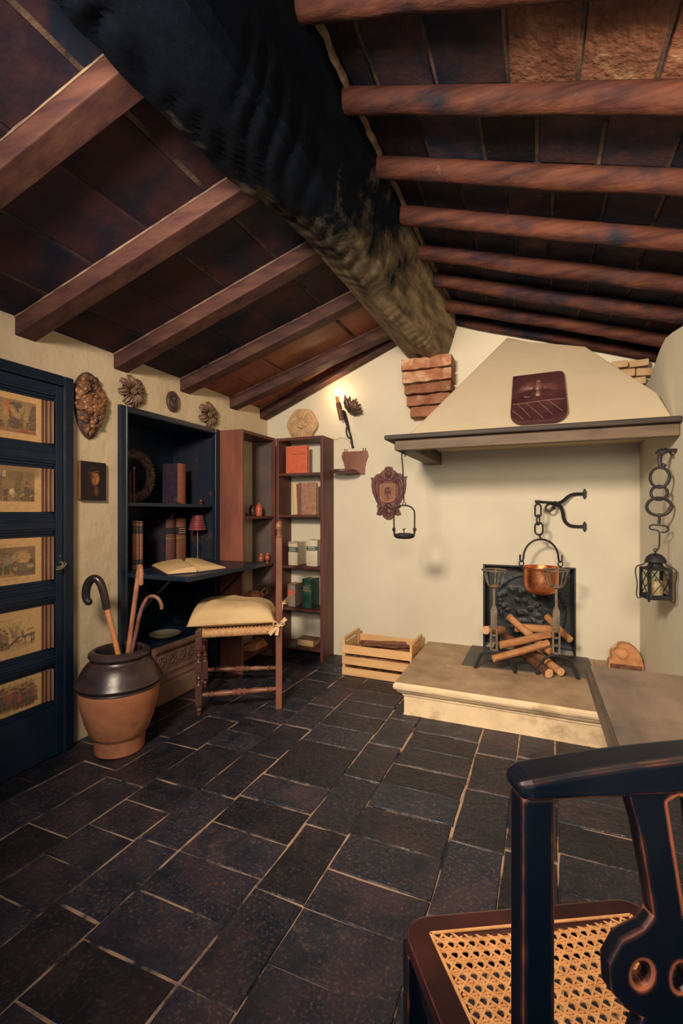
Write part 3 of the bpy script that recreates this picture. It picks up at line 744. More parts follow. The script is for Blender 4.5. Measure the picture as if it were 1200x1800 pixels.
PAPER = (.84, .67, .47)
PW = 1.366 - .886
DK = (.20, .17, .17); BL = (.20, .24, .28); RD = (.62, .25, .22); TN = (.62, .50, .34); LT = (.80, .70, .52); GR = (.36, .36, .27); PU = (.33, .26, .30)
def scene1(k):
    R = PW - .024
    k.rect(.03, R, .030, .178, (.60, .50, .34)); k.rect(.03, R, .12, .178, (.52, .44, .32), .6)
    k.ell(PW - .12, .12, .09, .05, (.70, .58, .38), .8, 1)
    k.rect(.03, R, .030, .055, (.58, .42, .30)); k.hatch(.03, R, .03, .055, 60, [DK, TN, RD], .016)
    k.quad([(R, .05), (R - .045, .05), (R - .018, .165), (R, .165)], (.30, .25, .28)); k.hatch(R - .042, R - .004, .05, .12, 40, [BL, TN, DK], .01)
    k.ell(PW - .115, .072, .030, .028, (.22, .25, .30)); k.hatch(PW - .14, PW - .09, .05, .1, 30, [BL, DK, GR], .01)
    k.seg(PW - .118, .165, PW - .10, .125, .007, BL); k.ell(PW - .098, .155, .016, .015, BL); k.ell(PW - .125, .158, .012, .006, DK)
    k.seg(PW - .15, .155, PW - .125, .115, .006, (.78, .25, .25)); k.seg(PW - .142, .17, PW - .140, .13, .005, (.78, .28, .26)); k.seg(PW - .135, .125, PW - .125, .09, .006, (.45, .18, .2))
    for (u, h, c) in ((.165, .07, TN), (.185, .06, PU), (.205, .07, DK), (.085, .065, (.42, .32, .28)), (.24, .075, BL), (.27, .06, RD), (.30, .07, DK), (.34, .06, TN), (.39, .07, BL), (.43, .06, PU)): k.person(PW - u, .05, h, c)
    k.seg(PW - .082, .08, PW - .074, .14, .0016, DK); k.seg(PW - .17, .10, PW - .19, .13, .003, DK)
    k.ell(PW - .075, .04, .02, .01, (.60, .24, .22)); k.seg(R - .06, .036, R, .033, .003, DK)
def scene2(k):
    R = PW - .030
    k.rect(.03, R, .045, .185, (.50, .43, .31)); k.ell(PW - .10, .185, .12, .05, (.42, .37, .28), .8, .6); k.rect(PW - .19, PW - .15, .155, .185, LT, .8)
    k.rect(PW - .195, PW - .175, .09, .185, (.74, .58, .42)); k.rect(PW - .23, PW - .20, .08, .185, (.32, .28, .30)); k.seg(PW - .172, .10, PW - .165, .185, .004, PU)
    for q in (0, .016): k.seg(PW - .115 + q, .07, PW - .098 + q, .178, .0024, DK)
    for q in range(9): k.seg(PW - .115 + q * .0021, .075 + q * .0125, PW - .099 + q * .0021, .075 + q * .0125, .0014, DK)
    k.hatch(.03, R, .047, .105, 260, [DK, BL, PU, GR, (.25, .2, .2), TN], .014, .0022)
    for (u, h, c) in ((.05, .075, PU), (.065, .08, BL), (.04, .06, DK), (.085, .06, GR), (.15, .06, BL), (.18, .05, DK), (.22, .06, PU), (.28, .07, BL), (.33, .06, DK), (.38, .07, TN), (.42, .06, PU)): k.person(PW - u, .05, h, c)
    k.ell(PW - .125, .09, .012, .016, (.86, .74, .58)); k.ell(PW - .120, .075, .008, .012, (.80, .62, .48)); k.seg(PW - .09, .07, PW - .075, .08, .004, (.62, .62, .40)); k.seg(PW - .05, .07, PW - .04, .075, .003, LT)
    k.words(PW - .40, PW - .055, .030)
def scene3(k):
    R = PW - .028
    k.rect(.03, R, .035, .165, (.46, .37, .30)); k.ell(PW - .085, .10, .05, .055, (.74, .58, .38), 1, .5); k.ell(PW - .09, .085, .035, .03, (.82, .70, .48), .8, .8)
    k.rect(.03, R, .035, .055, (.62, .50, .34)); k.rect(PW - .10, R, .035, .095, (.27, .28, .30), .85)
    k.hatch(PW - .26, PW - .10, .07, .135, 150, [DK, BL, (.5, .47, .42), PU, TN], .014, .0022)
    k.ell(PW - .15, .085, .035, .022, (.40, .37, .33)); k.ell(PW - .112, .088, .012, .016, (.32, .30, .29)); k.seg(PW - .17, .08, PW - .175, .05, .005, DK); k.seg(PW - .125, .075, PW - .118, .05, .004, DK)
    for (u, h, c) in ((.045, .075, BL), (.175, .08, (.55, .38, .32)), (.20, .08, PU), (.225, .07, BL), (.145, .09, (.52, .50, .46)), (.27, .08, DK), (.31, .08, TN), (.36, .08, PU), (.41, .07, BL)): k.person(PW - u, .05, h, c, DK)
    k.ell(PW - .048, .075, .014, .012, (.70, .60, .45)); k.seg(PW - .16, .13, PW - .15, .165, .0022, DK); k.seg(PW - .19, .12, PW - .197, .155, .0015, DK)
    k.ell(PW - .10, .05, .02, .012, (.38, .30, .28)); k.ell(PW - .098, .066, .008, .012, GR)
    k.seg(.03, .168, R, .168, .0012, (.5, .36, .32), .7); k.words(PW - .32, PW - .12, .176); k.words(PW - .40, PW - .09, .022)
def scene4(k):
    R = PW - .03
    k.rect(PW - .22, R, .04, .06, (.72, .58, .40)); k.rect(.03, PW - .215, .07, .15, (.50, .40, .36), .7)
    for _ in range(34):
        u = PW - .115 + k.r.uniform(-.03, .03); k.seg(PW - .115 + k.r.uniform(-.01, .01), .085, u, k.r.uniform(.12, .16), .0013, (.48, .42, .34), .7)
    for (u, h, c) in ((.205, .085, (.14, .30, .32)), (.19, .08, (.14, .28, .30)), (.172, .095, (.46, .36, .35)), (.155, .085, (.60, .46, .38)), (.145, .07, (.55, .42, .36)), (.25, .09, PU), (.29, .08, BL), (.34, .09, TN), (.39, .08, DK), (.43, .07, PU)): k.person(PW - u, .045, h, c, DK)
    k.ell(PW - .20, .06, .022, .022, (.12, .27, .30)); k.seg(PW - .135, .055, PW - .095, .085, .007, (.15, .19, .22)); k.seg(PW - .12, .066, PW - .085, .068, .005, (.55, .22, .24)); k.ell(PW - .082, .095, .007, .022, (.50, .40, .40))
    k.seg(PW - .075, .083, PW - .032, .09, .007, (.13, .29, .28)); k.seg(PW - .072, .08, PW - .07, .05, .003, (.16, .22, .24)); k.seg(PW - .045, .085, PW - .043, .05, .0034, (.12, .2, .22)); k.seg(PW - .035, .09, PW - .033, .055, .003, (.2, .22, .22))
    k.seg(PW - .065, .108, PW - .035, .115, .003, (.40, .33, .28)); k.ell(PW - .05, .112, .012, .006, TN)
    k.seg(.03, .16, PW - .09, .172, .0014, (.55, .38, .33), .7); k.seg(.05, .030, PW - .06, .036, .0012, (.5, .36, .3), .6); k.words(PW - .36, PW - .08, .024)
def scene5(k):
    R = PW - .034
    k.rect(.03, R, .02, .14, (.66, .54, .38)); k.rect(.03, R, .02, .045, (.62, .48, .34)); k.hatch(PW - .10, PW - .035, .09, .14, 26, [(.5, .44, .34)], .03, .0011)
    cols = [(.15, .24, .26), DK, BL, (.45, .30, .26), (.20, .26, .26), PU, (.52, .46, .36), (.66, .24, .26)]
    for q in range(46):
        u = .04 + q * .0092
        k.person(u, .028 + k.r.uniform(0, .015), k.r.uniform(.07, .09), cols[k.r.randint(len(cols))], DK)
    for (u, h, c) in ((.095, .08, (.70, .22, .28)), (.11, .075, BL), (.045, .10, (.50, .26, .25)), (.055, .095, PU), (.075, .085, BL)): k.person(PW - u, .02, h, c, DK)
    k.seg(PW - .185, .095, PW - .16, .14, .008, (.42, .24, .26)); k.seg(PW - .16, .09, PW - .155, .15, .0014, DK); k.seg(PW - .05, .10, PW - .048, .15, .0014, DK); k.seg(PW - .065, .10, PW - .068, .14, .0014, DK)
labs = ['engraving of a red banner and a leaning dark tower, topmost in the dark door',
        'engraving of a ladder against a wall above fallen soldiers, second panel down the dark door',
        'engraving of horsemen beneath a smoky vault, middle panel of the dark door beside its handle',
        'engraving of robed figures and a green table, fourth panel down the dark door',
        'engraving of a marching crowd in coloured coats, lowest panel of the dark door']
for (z0, z1), fn, lb in zip(PAN, (scene1, scene2, scene3, scene4, scene5), labs):
    t = thing('framed_engraving', lb, 'engraving', (-2.0165, 1.129, z0 + .030), group='engravings set in the door panels')
    y0, y1 = .842, 1.416; a0, a1 = z0 + .0345, z1 - .0345
    h = a1 - a0
    k = Ink(PW, h, 150, 64, PAPER)
    k.V = k.V * (.205 / h) if h > .16 else k.V * (.165 / h)
    k.ell(PW * .7, .1, .2, .1, (.84, .71, .50), .5, 1); fn(k)
    k.c = k.c * .80 + np.array(s2l(PAPER)) * .20
    k.r = np.random.RandomState(int(z0 * 1000)); k.hatch(.035, PW - .035, .05, .15, 420, [(.35, .30, .25), (.30, .27, .26), (.72, .60, .42)], .007, .0009)
    k.build('print_sheet', 'print', t, lambda u, v, w, a0=a0, z0=z0: V3((.0045, .886 - 1.129 + u, a0 - z0 - .030 + v)))
    for sgn in (1, -1):
        for (off, wd, x, mt) in ((.0, .008, -2.009, 'slip'), (.0085, .0030, -2.0030, 'slip_light'), (.012, .012, -2.009, 'slip'), (.0245, .0055, -1.9995, 'slip_light'), (.0305, .009, -2.003, 'slip'), (.040, .0035, -1.993, 'slip_light')):
            e0 = (1.367 + off) if sgn > 0 else (.885 - off - wd)
            m = MB(t); m.box(-2.0155, x, e0, e0 + wd, a0 + .0, a1 - .0)
            m.build('frame_slip', mt, t, bevel=.0015)

# ================================================================== THINGS ON THE LEFT WALL
# carved teardrop relief
t = thing('carved_mask', 'tall bronze teardrop relief of tangled carved figures hung beside the door', 'relief', (XL, 1.607, 1.462))
def mask_out(a):
    c, s_ = math.cos(a), math.sin(a)
    r = 1 / math.sqrt((c / .088) ** 2 + (s_ / (.150 if s_ > 0 else .178)) ** 2)
    return r * (1 - .10 * max(0, -s_) * abs(c) * 2) * (1 + .02 * nz(a * 2, 3))
pin = on_left(1.607, 1.635)
m = MB(t); m.relief(mask_out, lambda q, a: .030 * (1 - q ** 4) + .006, pin, 12, 64); m.build('back_board', 'carved_dark', t, smooth=True)
m = MB(t); rg = random.Random(4)
for _ in range(150):
    a = rg.uniform(0, 2 * PI); q = math.sqrt(rg.random()) * .86; r = mask_out(a) * q
    u, v = r * math.cos(a) - .006, r * math.sin(a); s_ = rg.uniform(.010, .022)
    m.ball(pin(u, v, .030 * (1 - q ** 4) + .008), (s_ * .8, s_ * rg.uniform(.5, 1), s_ * rg.uniform(.6, 1.5)), 8, 5, Matrix.Rotation(rg.uniform(0, PI), 3, 'X'))
m.build('carved_figures', 'carved', t, smooth=True, kind='stuff')

def flower(name, label, y, z, R_, npet, mat, ph=0.0, sq=1.0):
    t = thing(name, label, 'rosette', (XL, y, z - R_))
    pin = on_left(y, z)
    for k in range(npet):
        a0 = ph + 2 * PI * k / npet; m = MB(t)
        hw = PI / npet * 1.02
        def pet(u, v, a0=a0):
            s_ = (v - .5) * 2                         # across
            r = .018 + (R_ - .018) * u * (1 + .03 * math.cos(s_ * 9) * u)
            wd = hw * (.50 + .52 * math.sin(PI * min(1, u * .62 + .12))) * (1 - .45 * max(0, u - .75) / .25)
            a = a0 + s_ * wd * .82
            hgt = .008 + .018 * math.sin(PI * min(1, u * .9)) + .0075 * math.cos(s_ * PI * 2.0) * min(1, u * 1.6) - .010 * u * u
            p = pin(r * math.cos(a) * sq, r * math.sin(a), hgt)
            return p
        m.grid(pet, 10, 14)
        o = m.build('petal', mat, t, smooth='all')
        sd = o.modifiers.new('thick', 'SOLIDIFY'); sd.thickness = .007; sd.offset = 0
    m = MB(t)
    m.ball(pin(0, 0, .018), (.014, .018, .018), 12, 8)
    for k in range(7): m.ball(pin(.013 * math.cos(k * .9), .013 * math.sin(k * .9), .026), .006, 6, 5)
    m.build('flower_heart', mat, t, smooth=True)
    m = MB(t); m.relief(lambda a: R_ * .72, lambda q, a: .006, pin, 4, 32); m.build('back_disc', 'carved_dark', t)
    return t
flower('carved_rosette', 'larger bronze flower rosette above the left corner of the black bookcase', 1.868, 1.756, .085, 8, 'bronze_flower', .2, 1.02)
flower('carved_rosette', 'smaller bronze flower rosette above the right corner of the black bookcase', 2.502, 1.752, .085, 6, 'bronze_flower', .5, 1.12)
t = thing('oval_medallion', 'small dark oval medallion hung between the two flower rosettes', 'medallion', (XL, 2.174, 1.704))
pin = on_left(2.174, 1.768)
m = MB(t); m.relief(lambda a: 1 / math.sqrt((math.cos(a) / .048) ** 2 + (math.sin(a) / .063) ** 2), lambda q, a: .014 + .004 * (q > .8) - .006 * (q > .95), pin, 12, 40); m.build('rim', 'carved_dark', t, smooth=True)
m = MB(t); m.ball(pin(0, .018, .018), (.008, .012, .014)); m.ball(pin(0, -.018, .016), (.008, .020, .026)); m.ball(pin(.016, -.01, .014), (.005, .008, .02)); m.ball(pin(-.016, -.01, .014), (.005, .008, .02))
m.build('carved_bust', 'carved_dark', t, smooth=True)

# small dark portrait panel
t = thing('portrait_panel', 'small unframed dark painting of a hooded face, beside the door', 'painting', (XL, 1.62, 1.157))
m = MB(t); m.box(-2.0235, -2.003, 1.549, 1.692, 1.157, 1.347); m.build('panel', ['leather_brown'], t, bevel=.001)
k = Ink(.141, .188, 70, 92, (.15, .13, .14))
k.ell(.075, .115, .052, .070, (.16, .13, .15), .9, .5); k.ell(.072, .118, .038, .052, (.22, .15, .14), 1, .5)
k.ell(.078, .108, .026, .040, (.60, .38, .26), 1, .55); k.ell(.090, .105, .012, .026, (.72, .44, .27), .9, .8); k.ell(.058, .108, .010, .036, (.24, .16, .15), .6, .9)
k.ell(.072, .140, .030, .008, (.16, .11, .12), 1, .5); k.seg(.045, .132, .10, .146, .0035, (.45, .34, .26), .7)
k.ell(.068, .116, .006, .0022, (.10, .07, .08)); k.ell(.088, .117, .006, .0022, (.12, .08, .08)); k.seg(.067, .121, .073, .121, .001, (.1, .07, .08)); k.seg(.084, .122, .094, .121, .001, (.1, .07, .08))
k.seg(.079, .115, .081, .100, .0016, (.36, .2, .15)); k.ell(.080, .0965, .0045, .002, (.30, .16, .13)); k.ell(.079, .086, .0075, .0022, (.48, .18, .15)); k.ell(.079, .074, .010, .004, (.36, .2, .15), .6)
k.ell(.085, .045, .016, .028, (.50, .30, .21), .75, 1); k.ell(.05, .04, .028, .035, (.20, .14, .16), .8, .8)
k.build('painted_face', 'oil_paint', t, lambda u, v, w: V3((.0222, u - .0705, v + .001)))

# ================================================================== BLACK BOOKCASE BUILT INTO THE WALL
bc = thing('built_in_bookcase', 'black bookcase built into the plaster wall with a fold-down writing leaf', 'bookcase', (XL, 2.19, 0))
for (y0, y1, z0, z1) in ((1.780, 1.818, .0, 1.666), (2.556, 2.604, .0, 1.666), (1.818, 2.556, 1.636, 1.666)):
    m = MB(bc); m.box(-2.03, -2.000, y0, y1, z0, z1)
    m.tube([(-1.999, y1 if y0 < 1.8 and z0 < 1 else y0, z0), (-1.999, y1 if y0 < 1.8 and z0 < 1 else y0, z1)] if z0 < 1 else [(-1.999, y0, z0), (-1.999, y1, z0)], .006, 8)
    m.build('casing', 'black_trim', bc, bevel=.004)
for nm, b, mt in (('back_panel', (-2.42, -2.405, 1.79, 2.598, 0, 1.66), 'black_wood'), ('side_panel', (-2.405, -2.028, 1.789, 1.801, 0, 1.66), 'black_wood'),
                  ('side_panel', (-2.405, -2.028, 2.586, 2.598, 0, 1.66), 'mottled_black'), ('top_panel', (-2.405, -2.028, 1.801, 2.586, 1.645, 1.66), 'black_wood'),
                  ('shelf', (-2.405, -2.018, 1.801, 2.586, 1.131, 1.151), 'black_trim'), ('desk_shelf', (-2.405, -2.024, 1.801, 2.586, .747, .775), 'black_trim'),
                  ('bottom_shelf', (-2.405, -2.02, 1.801, 2.586, .285, .305), 'black_wood')):
    m = MB(bc); m.box(*b); m.build(nm, mt, bc, bevel=.003)
m = MB(bc); m.box(-2.0235, -1.602, 1.822, 2.552, .747, .775)
leaf = m.build('writing_leaf', 'black_trim', bc, bevel=.008, seg=3)
for y in (1.83, 2.54):
    m = MB(bc); m.tube([(-2.0, y, .50), (-1.72, y, .745)], .005, 6); m.build('leaf_stay', 'iron', bc)

def book(name, label, loc, rz, w, h, d, cover, pages='page_edge', bands=(), group=None, tilt=None, R=None, cat='book', title=None, boards=None):
    """upright book: spine faces -y, thickness w along x, height h, depth d along +y"""
    if R is None: R = Matrix.Rotation(rz, 3, 'Z')
    t = thing(name, label, cat, loc, group=group, R=R)
    m = MB(); n = 8; c = .0028
    def sp(u, v): a = PI * u; return V3((-w / 2 + w * u, -.010 * math.sin(a) * min(1, w / .05), h * v))
    # spine as a gently rounded shell, boards either side
    prof = [(-w / 2 + w * i / n, -.008 * math.sin(PI * i / n)) for i in range(n + 1)]
    poly = prof + [(w / 2, c), (-w / 2, c)]
    m.prism(poly, lambda u, v, z: V3((u, v, z)), 0, h)
    if boards: m.build('spine', cover, t, bevel=.0012); m = MB()
    m.box(-w / 2, -w / 2 + c, c, d, 0, h); m.box(w / 2 - c, w / 2, c, d, 0, h)
    m.build('boards' if boards else 'cover', boards or cover, t, bevel=.0012)
    m = MB(); m.box(-w / 2 + c, w / 2 - c, c, d - .005, .004, h - .004); m.build('page_block', pages, t)
    for (z0, z1, mt) in bands:
        m = MB(); o = .0009
        pb = [(a * 1.01, b - o) for a, b in prof] + [(w / 2 * 1.01, .004), (-w / 2 * 1.01, .004)]
        m.prism(pb, lambda u, v, z: V3((u, v, z)), z0 * h, z1 * h); m.build('spine_band', mt, t)
    if title:
        zt, mt = title
        m = MB()
        for r_ in range(3):
            x = -w * .32
            while x < w * .3:
                l_ = rng.uniform(.003, .009) * w / .06
                m.box(x, min(x + l_, w * .34), -.0102, -.006, zt * h - r_ * .014, zt * h - r_ * .014 + .006); x += l_ + .002
        m.build('gilt_title', mt, t)
    return t
RX = PI / 2                                     # spine turned to face +x (out of the left wall)
for i, nm in enumerate(('first', 'second', 'third')):
    book('thin_book', ['thin brown book, nearest the doorway end of its row of three', 'thin brown book in the middle of the row of three',
         'thin brown book at the inner end of the row of three, beside the open book'][i], (-2.075, 1.935 + i * .0262, .7755), RX, .0245, .276 - .002 * i, .17, 'leather_brown',
         boards='leather_dark', bands=((.955, .985, 'label_navy'), (.74, .90, 'label_navy'), (.785, .792, 'gold'), (.84, .847, 'gold'), (.10, .20, 'label_navy'), (.14, .147, 'gold')), group='three brown books on the writing shelf')
book('large_book', 'mauve-brown folio with dark spine label, next to the pale-titled one', (-2.175, 2.325, .7755), RX, .078, .278, .20, 'leather_mauve', boards='leather_dark', bands=((.66, .80, 'label_navy'), (.71, .72, 'gold'), (.76, .767, 'gold'), (.55, .56, 'gold')), group='two folios behind the open book')
book('large_book', 'brown folio with gilt title label, beside the red-shaded lamp', (-2.170, 2.418, .7755), RX, .088, .282, .20, 'leather_brown', boards='leather_dark', bands=((.62, .80, 'label_navy'), (.54, .55, 'gold'), (.815, .822, 'gold')), title=(.75, 'gold'), group='two folios behind the open book')
m = MB(); m.ball((-2.24, 2.40, 1.068), (.012, .012, .010), 8, 6); m.tube([(-2.24, 2.40, 1.07), (-2.235, 2.41, 1.09), (-2.235, 2.425, 1.085)], .003, 6); m.ball((-2.235, 2.425, 1.085), .005, 8, 6)
m.build('metal_trinket', 'steel', None, smooth=True, loc=(-2.24, 2.40, 1.058), label='tiny pale metal trinket lying on top of the gilt-titled folio', cat='trinket')
book('tall_red_book', 'tall terracotta-red book standing alone on the upper bookcase shelf', (-2.15, 2.40, 1.1515), RX, .074, .268, .13, 'book_rust', boards='leather_dark', bands=((.965, .97, 'leather_brown'),))

# carved ring leaning at the back of the upper shelf
t = thing('carved_ring', 'dark carved ring with scalloped rim on the upper bookcase shelf', 'wreath', (-2.30, 2.125, 1.1515))
m = MB(t)
for_ring = lambda a, r, w: V3((-2.30 + w, 2.125 + r * math.cos(a), 1.326 + r * math.sin(a)))
def rg_(u, v):
    a = 2 * PI * u; b = 2 * PI * v
    r = .137 + .037 * math.cos(b) * (1 + .05 * math.cos(a * 9))
    return for_ring(a, r, .016 * math.sin(b) + .006 * math.cos(a * 9 + 1) * max(0, math.sin(b)) + .016)
m.grid(rg_, 108, 14); m.build('ring_body', 'carved_dark', t, smooth=True)
for k in range(9):
    a = 2 * PI * k / 9 + .2; m = MB(t)
    m.tube([for_ring(a - .16 + .32 * q / 8, .155 - .022 * math.sin(PI * q / 8), .036) for q in range(9)], .004, 6); m.ball(for_ring(a, .148, .038), .005, 8, 6)
    m.build('scallop', 'bronze_flower', t, smooth=True)
for (x, y, h, lb, tip) in ((-2.16, 1.985, .175, 'shorter slender red taper before the carved ring', 0), (-2.15, 2.004, .20, 'taller slender red taper with a pale cap before the carved ring', 1)):
    t = thing('taper_candle', lb, 'candle', (x, y, 1.1515), group='two tapers before the carved ring')
    m = MB(); m.lathe([(.011, 0), (.011, .006), (.006, .012), (.0055, h * .5), (.0065, h * .52), (.006, h)], n=10); m.build('stick', 'candle_tube', t, smooth=True)
    m = MB(); m.lathe([(.007, h), (.010, h + .004), (.010, h + .008), (.002, h + .012)], n=10); m.build('cap', 'steel' if tip else 'carved_dark', t, smooth=True)
m = MB(); m.lathe([(.0, .002), (.012, .0), (.016, .002), (.020, .038), (.0185, .038), (.014, .006), (0, .005)], (-2.09, 2.27, 1.1515), 14, cap=False)
m.build('small_glass', 'glass', None, smooth=True, loc=(-2.09, 2.27, 1.1515), label='tiny empty glass cup in front of the tall red book', cat='glass')
m = MB(); m.lathe([(.0, 0), (.013, 0), (.015, .008), (.008, .016), (.010, .028), (.006, .036), (0, .038)], (-2.10, 2.528, 1.1515), 12)
m.build('small_figurine', 'leaf_metal', None, smooth=True, loc=(-2.10, 2.528, 1.1515), label='tiny dark metal figurine at the inner end of the upper bookcase shelf', cat='figurine')

# little lamp
t = thing('desk_lamp', 'small lamp with red beaded shade on a thin metal stem', 'lamp', (-2.12, 2.518, .7755))
m = MB(); m.lathe([(0, 0), (.040, 0), (.040, .006), (.012, .012), (.006, .02), (0, .02)], n=20); m.build('base', 'steel', t, smooth=True)
m = MB(); m.lathe([(.0035, .015), (.0035, .23)], n=8); m.build('stem', 'steel', t, smooth=True)
m = MB(); m.lathe([(.057, .200), (.056, .202), (.033, .304), (.0315, .304), (.0545, .200), (.057, .200)], n=28, cap=False); sh = m.build('shade', 'shade_red', t, smooth=True)
m = MB()
for q in range(7):
    z = .202 + .1 * q / 6; r = .057 - .0235 * q / 6
    m.ring((0, 0, z), r + .0006, .0022, n=28, m=5)
    for k in range(16):
        if q < 6:
            a = 2 * PI * (k + .5 * (q % 2)) / 16; r2 = .057 - .0235 * (q + 1) / 6
            m.tube([(r * math.cos(a), r * math.sin(a), z), (r2 * math.cos(a), r2 * math.sin(a), z + .1 / 6)], .0022, 4)
m.build('beading', 'shade_band', sh, smooth=True)
m = MB(); m.ball((0, 0, .236), (.010, .010, .014), 10, 8); m.build('bulb', 'glow_small', t, smooth=True)
lamp('lamp_bulb_light', 'POINT', (-2.12, 2.518, 1.035), .05, (1, .4, .25), .01)

# open book on the writing leaf
P0, P1, P2, P3, P4, P5 = [V3(p) for p in ((-1.735, 1.83, 0), (-2.09, 2.08, 0), (-1.655, 1.965, 0), (-2.03, 2.285, 0), (-1.615, 2.16, 0), (-1.99, 2.42, 0))]
t = thing('open_book', 'large open book with blank tan pages lying on the writing leaf', 'book', (-1.85, 2.12, .7755))
L0 = V3((-1.85, 2.12, 0))
for side, (a, b, c_, d_) in (('left', (P2, P3, P0, P1)), ('right', (P2, P3, P4, P5))):
    m = MB()
    def pg(u, v, lo=False, a=a, b=b, c_=c_, d_=d_):
        p = a.lerp(b, v); q = c_.lerp(d_, v)
        z = .006 + (0 if lo else .004 + .024 * (1 - u) ** .6 * (min(1, u * 9)) ** .5 + .004 * math.sin(PI * u))
        r = p.lerp(q, u * .97 + .015); return r - L0 + V3((0, 0, z))
    nu, nv = 16, 6; w = nv + 1
    vs = [pg(i / nu, j / nv) for i in range(nu + 1) for j in range(w)] + [pg(i / nu, j / nv, True) for i in range(nu + 1) for j in range(w)]
    k = (nu + 1) * w
    fs = [(i * w + j, (i + 1) * w + j, (i + 1) * w + j + 1, i * w + j + 1) for i in range(nu) for j in range(nv)]
    fs += [(k + f[0], k + f[3], k + f[2], k + f[1]) for f in fs[:]]
    bd = [(i * w) for i in range(nu + 1)] + [nu * w + j for j in range(1, w)] + [i * w + nv for i in range(nu - 1, -1, -1)] + [j for j in range(nv - 1, 0, -1)]
    fs += [(bd[i], bd[(i + 1) % len(bd)], k + bd[(i + 1) % len(bd)], k + bd[i]) for i in range(len(bd))]
    m.add(vs, fs); m.build('pages', 'paper', t, smooth=50)
    m = MB(); e = V3((0, 0, .0005))
    q = [a.lerp(c_, -.01), a.lerp(c_, 1.02), b.lerp(d_, 1.02), b.lerp(d_, -.01)]
    m.hexa([p - L0 + e for p in q] + [p - L0 + V3((0, 0, .005)) for p in q]); m.build('cover', 'leather_dark', t)

# carved stone fragment below, and a pale platter inside
t = thing('stone_frieze', 'carved stone frieze block standing on the floor under the bookcase', 'stone', (-1.985, 2.2, 0))
m = MB(t)
prof = [(-1.999, 0), (-1.955, .0), (-1.955, .10), (-1.962, .115), (-1.955, .13), (-1.966, .15), (-1.960, .172), (-1.972, .185), (-1.972, .285), (-1.958, .297), (-1.955, .318), (-1.999, .322)]
m.prism(prof, lambda u, v, w: V3((u + .02 * 0, w, v)), 1.985, 2.43)
m.build('block', 'carved_stone', t, bevel=.005)
for k in range(5):
    m = MB(t); y = 2.03 + .082 * k; pts = []
    for q in range(26):
        a = q * .42; r = .034 * (1 - q / 30); pts.append((-1.9715, y + r * math.cos(a), .236 + r * math.sin(a)))
    m.tube(pts, .006, 6); m.build('scroll', 'carved_stone', t, smooth=True)
m = MB(); m.lathe([(0, .002), (.05, 0), (.085, .012), (.098, .026), (.096, .028), (.08, .016), (0, .008)], (-2.16, 2.26, .3055), 30, cap=False)
m.build('platter', 'pale_bowl', None, smooth=True, loc=(-2.16, 2.26, .3055), label='pale shallow platter in the dark bottom of the bookcase', cat='plate')

# ================================================================== OPEN CORNER SHELVES
def shelf_unit(name, label, loc, panels):
    t = thing(name, label, 'bookshelf', loc)
    for nm, b, mt in panels:
        m = MB(t); m.box(*b); m.build(nm, mt, t, bevel=.0025)
    return t
TOPZ = 1.662
shelf_unit('open_bookshelf', 'narrow red-brown shelf unit against the left wall, knotty side panel to the room', (-1.93, 2.83, 0),
    [('side_panel', (-2.0235, -1.822, 2.609, 2.631, 0, TOPZ), 'pine'), ('side_panel', (-2.0235, -1.852, 3.034, 3.0475, 0, TOPZ), 'grey_back'), ('stile', (-1.851, -1.822, 3.030, 3.0515, 0, TOPZ), 'pine_dark'),
     ('top_board', (-2.0235, -1.824, 2.631, 3.030, TOPZ - .022, TOPZ), 'pine_dark')] +
    [('shelf', (-2.0235, -1.826, 2.631, 3.030, z - .018, z), 'pine_dark') for z in (1.07, .715, .42, .10)])
shelf_unit('open_bookshelf', 'red-brown backless shelf unit on the fireplace wall, full of books', (-1.62, 3.15, 0),
    [('side_panel', (-1.822, -1.800, 3.0535, 3.2555, 0, TOPZ), 'pine_dark'), ('side_panel', (-1.450, -1.428, 3.0535, 3.2555, 0, TOPZ), 'pine_dark'),
     ('top_board', (-1.800, -1.450, 3.055, 3.2555, TOPZ - .022, TOPZ), 'pine_dark')] +
    [('shelf', (-1.800, -1.450, 3.057, 3.2555, z - .018, z), 'pine_dark') for z in (1.393, 1.078, .692, .375, .085)])
# books on the right unit
def flat_book(name, label, loc, w, h, th, cover, R=None, extra=None):
    """book standing with its front board to the room"""
    t = thing(name, label, 'book', loc, R=R)
    m = MB(); c = .003; m.box(-w / 2, w / 2, 0, c, 0, h); m.box(-w / 2, w / 2, th - c, th, 0, h); m.box(-w / 2, -w / 2 + c, c, th - c, 0, h)
    m.build('cover', cover, t, bevel=.0015)
    m = MB(); m.box(-w / 2 + c, w / 2 - .004, c, th - c, .004, h - .004); m.build('page_block', 'page_edge', t)
    if extra: extra(t)
    return t
def red_line(t):
    m = MB(); m.box(-.035, .075, -.0012, .0005, .148, .1505); m.build('title_line', 'leather_dark', t)
flat_book('red_book', 'bright red cloth book showing its front cover on the top shelf', (-1.678, 3.115, 1.3935), .186, .212, .032, 'book_red', extra=red_line)
def tan_spine(t):
    m = MB(); m.box(-.0765, -.052, -.001, .0008, 0, .243); m.build('spine_strip', 'leather_mauve', t)
flat_book('tan_book', 'worn tan suede book showing its cover on the second shelf', (-1.585, 3.115, 1.0785), .152, .244, .030, 'book_tan', extra=tan_spine)
book('cream_book', 'slim cream book leaning upright left of the worn tan book', (-1.690, 3.118, 1.0798), .08, .036, .236, .12, 'paper', 'page_edge', R=Matrix.Rotation(-.05, 3, 'Y') @ Matrix.Rotation(.1, 3, 'Z'))
